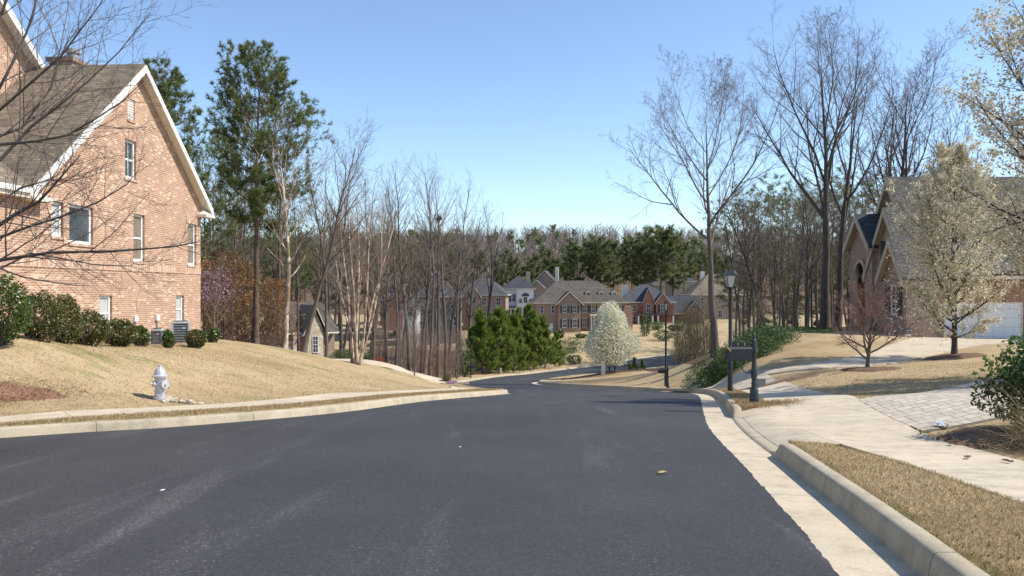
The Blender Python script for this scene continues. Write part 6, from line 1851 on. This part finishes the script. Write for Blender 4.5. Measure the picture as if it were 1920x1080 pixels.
v, f = blades(bs, dd, g.uniform(.5, 1.1, n), np.full(n, .007), g, 1.3, 8)
n2 = 700
bs2 = np.column_stack([g.normal(-.05, .42, n2), g.normal(0, .35, n2), np.full(n2, .03)])
v2, f2 = blades(bs2, _unit(np.column_stack([g.normal(0, 1, n2), g.normal(0, 1, n2), g.uniform(.1, .4, n2)])), g.uniform(.15, .45, n2), np.full(n2, .008), g, .6, 5)
V_, F_ = merge([(v, f), (v2, f2)])
o = link('ornamental_grass', np_mesh('ornamental_grass', V_, F_), M['straw']); o.location = (x, y, z)
tag(o, 'dry straw coloured ornamental grass clump arching in front of the bright green bush', 'grass clump')
for i, (dx, dy, nn) in enumerate([(-1.0, .9, 260), (-.55, 1.6, 240), (-.95, 1.9, 160)]):
    pass

# ------------------------------------------------------------------ grass blades on the near turf
def turf(name, pts2, hgt_, w, rng, mat, dz=.02, lean=.5):
    n = len(pts2)
    z = lawn_z(pts2) + dz
    d = _unit(np.column_stack([rng.normal(0, lean, n), rng.normal(0, lean, n), np.ones(n)]))
    L = hgt_ * rng.uniform(.5, 1.25, n)
    b = np.column_stack([pts2, z])
    s = _perp(d, rng) * (w / 2)
    mid = b + d * (L * .55)[:, None]
    tip_ = mid + _unit(d + rng.normal(0, .45, (n, 3)))* (L * .5)[:, None]
    V = np.stack([b - s, b + s, mid + s * .7, tip_, mid - s * .7], 1).reshape(-1, 3)
    id_ = np.arange(5 * n).reshape(n, 5)
    return tag(link(name, np_mesh(name, V, [id_]), M[mat]), kind='stuff')
def scatter_strip(A, B, n, rng, dens=None, edge=0):
    """random points between two polylines"""
    mid = (A + B) / 2; w = np.linalg.norm(B - A, axis=1)
    seg = np.linalg.norm(np.diff(mid, axis=0), axis=1) * (w[:-1] + w[1:]) / 2
    if dens is not None: seg = seg * (dens[:-1] + dens[1:]) / 2
    p = seg / seg.sum(); i = rng.choice(len(seg), n, p=p); t = rng.random(n)[:, None]
    a = A[i] * (1 - t) + A[i + 1] * t; b = B[i] * (1 - t) + B[i + 1] * t
    u = rng.random(n)
    if edge: u = np.where(rng.random(n) < edge, rng.beta(.25, .25, n), u)
    return a * (1 - u[:, None]) + b * u[:, None]
g = R_(230)
s_ = (REd[:, 1] > 2.5) & (REd[:, 1] < 11.25)
a, b = pair(s_, WA); b = b + np.array([0.02, 0]); b[-8:] = a[-8:] + (b[-8:] - a[-8:]) * np.linspace(1, 0.72, 8)[:, None]
q = scatter_strip(a, b, 60000, g, 1 / (np.abs(a[:, 1]) + .5), .25)
turf('grass', q, .042, .0045, g, 'straw', .022)
e = a + (b - a) * .06
q = scatter_strip(a, e, 2600, g)
q = q[np.sin(q[:, 1] * 3.1) + np.sin(q[:, 1] * 1.3 + 1) > .55]
turf('grass', q, .05, .005, g, 'straw_green', .02, .7)
s_ = (REd[:, 1] > 17.9) & (REd[:, 1] < 33)
a, b = pair(s_, WA)
turf('grass', scatter_strip(a, b, 16000, g, 1 / np.abs(a[:, 1]), .3), .06, .008, g, 'straw', .022)
s_ = (LEd[:, 1] > 6) & (LEd[:, 1] < 34)
turf('grass', scatter_strip(VL0[s_], VL1[s_], 40000, g, None, .3), .06, .009, g, 'straw', .02)
# tuft at the mailbox foot and lawn fringes
q = np.column_stack([g.normal(5.75, .36, 3000), g.normal(18.0, .22, 3000)])
turf('grass', q, .09, .008, g, 'straw', .02)
n = 60000
q = np.column_stack([g.uniform(-19, -3, n), 14 + 24 * g.random(n) ** 1.3])
rdq = road_dist(q)
q = q[(rdq > 2.35) & (q[:, 1] < 33)]
turf('grass', q, .05, .010, g, 'straw', .0, .8)
n = 50000
q = np.column_stack([g.uniform(6, 22, n), 15 + 22 * g.random(n) ** 1.3])
bx = np.interp(q[:, 1], WB[:, 1], WB[:, 0])
pvl = np.vstack([smooth_line([a_ for a_, b_ in PV]), smooth_line([b_ for a_, b_ in PV])[::-1]])
ok = (q[:, 0] > bx + .03) & ~inside_poly(q, pvl) & (q[:, 1] < 29.5)
turf('grass', q[ok], .05, .010, g, 'straw', .0, .8)
# needles and straw spilled on the mulch beds
q = np.column_stack([g.normal(7.3, .7, 2600), g.normal(11.3, .55, 2600)])
turf('straw_litter', q[q[:, 0] > np.interp(q[:, 1], WB[:, 1], WB[:, 0]) - .25], .10, .007, g, 'straw', .07, 2.5)
q = np.column_stack([g.uniform(-13.3, -8.6, 7000), g.uniform(14.4, 18.4, 7000)])
cc, ss_ = math.cos(math.radians(-38)), math.sin(math.radians(-38))
uu = (q[:, 0] + 11.0) * cc - (q[:, 1] - 16.15) * ss_; ww = (q[:, 0] + 11.0) * ss_ + (q[:, 1] - 16.15) * cc
M['needle_red'] = m_leaf('red_pine_straw_needles', [(0.11, 0.05, 0.026), (0.22, 0.115, 0.065), (0.34, 0.21, 0.125)], .8, .2, .2)
q = q[(uu / 2.1) ** 2 + (ww / .7) ** 2 < 1 + .35 * g.normal(0, 1, len(q))]
turf('straw_litter', q, .11, .009, g, 'needle_red', .06, 2.2)

# ------------------------------------------------------------------ pines and woods beyond the houses
fp = [pine_proto(240 + i, 20, .24, t0=(.42, .35, .5)[i], n1=30, ratio=.20, n2=5, n3=0, k=9, ln=1.0, wd=.24, per=3, clump=.9, ang=80, angt=-45, shape=('top', 'round', 'top')[i], t0tip=.2) for i in range(3)]
rr = random.Random(33)
FP = [(1058, 205, 452), (1082, 198, 455), (1104, 208, 438), (1128, 196, 440), (1150, 206, 440), (1168, 214, 445), (1184, 200, 438), (1200, 190, 442), (1218, 196, 436), (1238, 188, 428), (1262, 192, 436), (1280, 202, 446), (1072, 226, 448), (1140, 230, 442), (1210, 232, 440), (1300, 215, 452), (1318, 222, 450), (1336, 210, 455), (1116, 240, 440), (1250, 238, 440),
      (942, 192, 456), (962, 200, 452), (985, 206, 450), (1004, 196, 452), (1026, 210, 448), (1042, 204, 450), (930, 214, 462), (1350, 226, 455), (1366, 212, 450), (1390, 230, 452)]
for i, (px, d, tp_) in enumerate(FP):
    loc = stand(px, 580, d); s = hgt(tp_ + rr.uniform(4, 26) + (30 if px < 1060 else 0) + (18 if px > 1295 else 0), d, loc[2]) / 20
    pr = fp[i % 3]
    plant('pine_tree', 'tall dark pine in the stand behind the valley houses', 'tree', loc, [('trunk', pr[0], 'bark_dark'), ('crown', pr[1], 'needles_blue')], rr.uniform(0, 6), 'tall pines behind the valley houses', (s * rr.uniform(.95, 1.3),) * 2 + (s,))
for i in range(20):
    px = 430 + 470 * (i + rr.random()) / 20; d = rr.uniform(150, 215)
    loc = stand(px, 580, d); s = hgt(rr.uniform(445, 475), d, loc[2]) / 20
    pr = fp[i % 3]
    plant('pine_tree', 'olive pine far behind the bare trunks of the left wood', 'tree', loc, [('trunk', pr[0], 'bark_dark'), ('crown', pr[1], 'needles_blue')], rr.uniform(0, 6), 'pines far behind the left wood', (s * rr.uniform(.95, 1.3),) * 2 + (s,))
# the far hillside wood: one mass of bare crowns with a few evergreens
g = R_(250)
def far_wood(name, n, ylo, yhi, xr, mat_t, kind, seed):
    g = R_(seed)
    parts = []
    y = g.uniform(ylo, yhi, n); x = g.uniform(-1, 1, n) * xr * (y / yhi) + 10
    z0 = T(y) + _ss((y - 240) / 200) * (2.5 * np.sin(x / 55 + .6) + 3.0 * np.sin(x / 140 + 2.0))
    H = g.uniform(10, 15, n)
    base = np.column_stack([x, y, z0 - .5])
    P_ = polylines(base, np.tile([0, 0, 1.], (n, 1)) + g.normal(0, .05, (n, 3)), H, 5, .03, .02, g)
    R = .22 * np.linspace(1, .2, 5)[None, :] * np.ones((n, 1))
    sets = [(P_, R, H)]
    if kind == 'bare':
        S1 = spawn(P_, R, H, dict(n=13, t0=.3, t1=1, ang=42, ratio=.32, shape='round', N=4, trop=.1, rmin=.05, rl=.03), g)
        S2 = spawn(*S1, dict(n=4, t0=.25, ang=40, ratio=.5, N=3, trop=.06, rmin=.035, rl=.03), g)
        S1[1][:] = np.maximum(S1[1], .05)
        return tag(link(name, wood_mesh(name, [sets[0], S1, S2], (4, 3, 3)), M[mat_t]), kind='stuff')
    S1 = spawn(P_, R, H, dict(n=16, t0=.35, t1=1, ang=75, angt=-35, ratio=.24, shape='round', N=3, rmin=.05), g)
    tp_ = tips(S1, 3, g, .2)
    v, f = needle_tufts(tp_, 6, 1.5, .5, g)
    return tag(link(name, np_mesh(name, v, [f]), M[mat_t]), kind='stuff')
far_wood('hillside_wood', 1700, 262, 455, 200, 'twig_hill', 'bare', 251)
far_wood('hillside_pines', 160, 258, 420, 190, 'needles_blue', 'pine', 252)
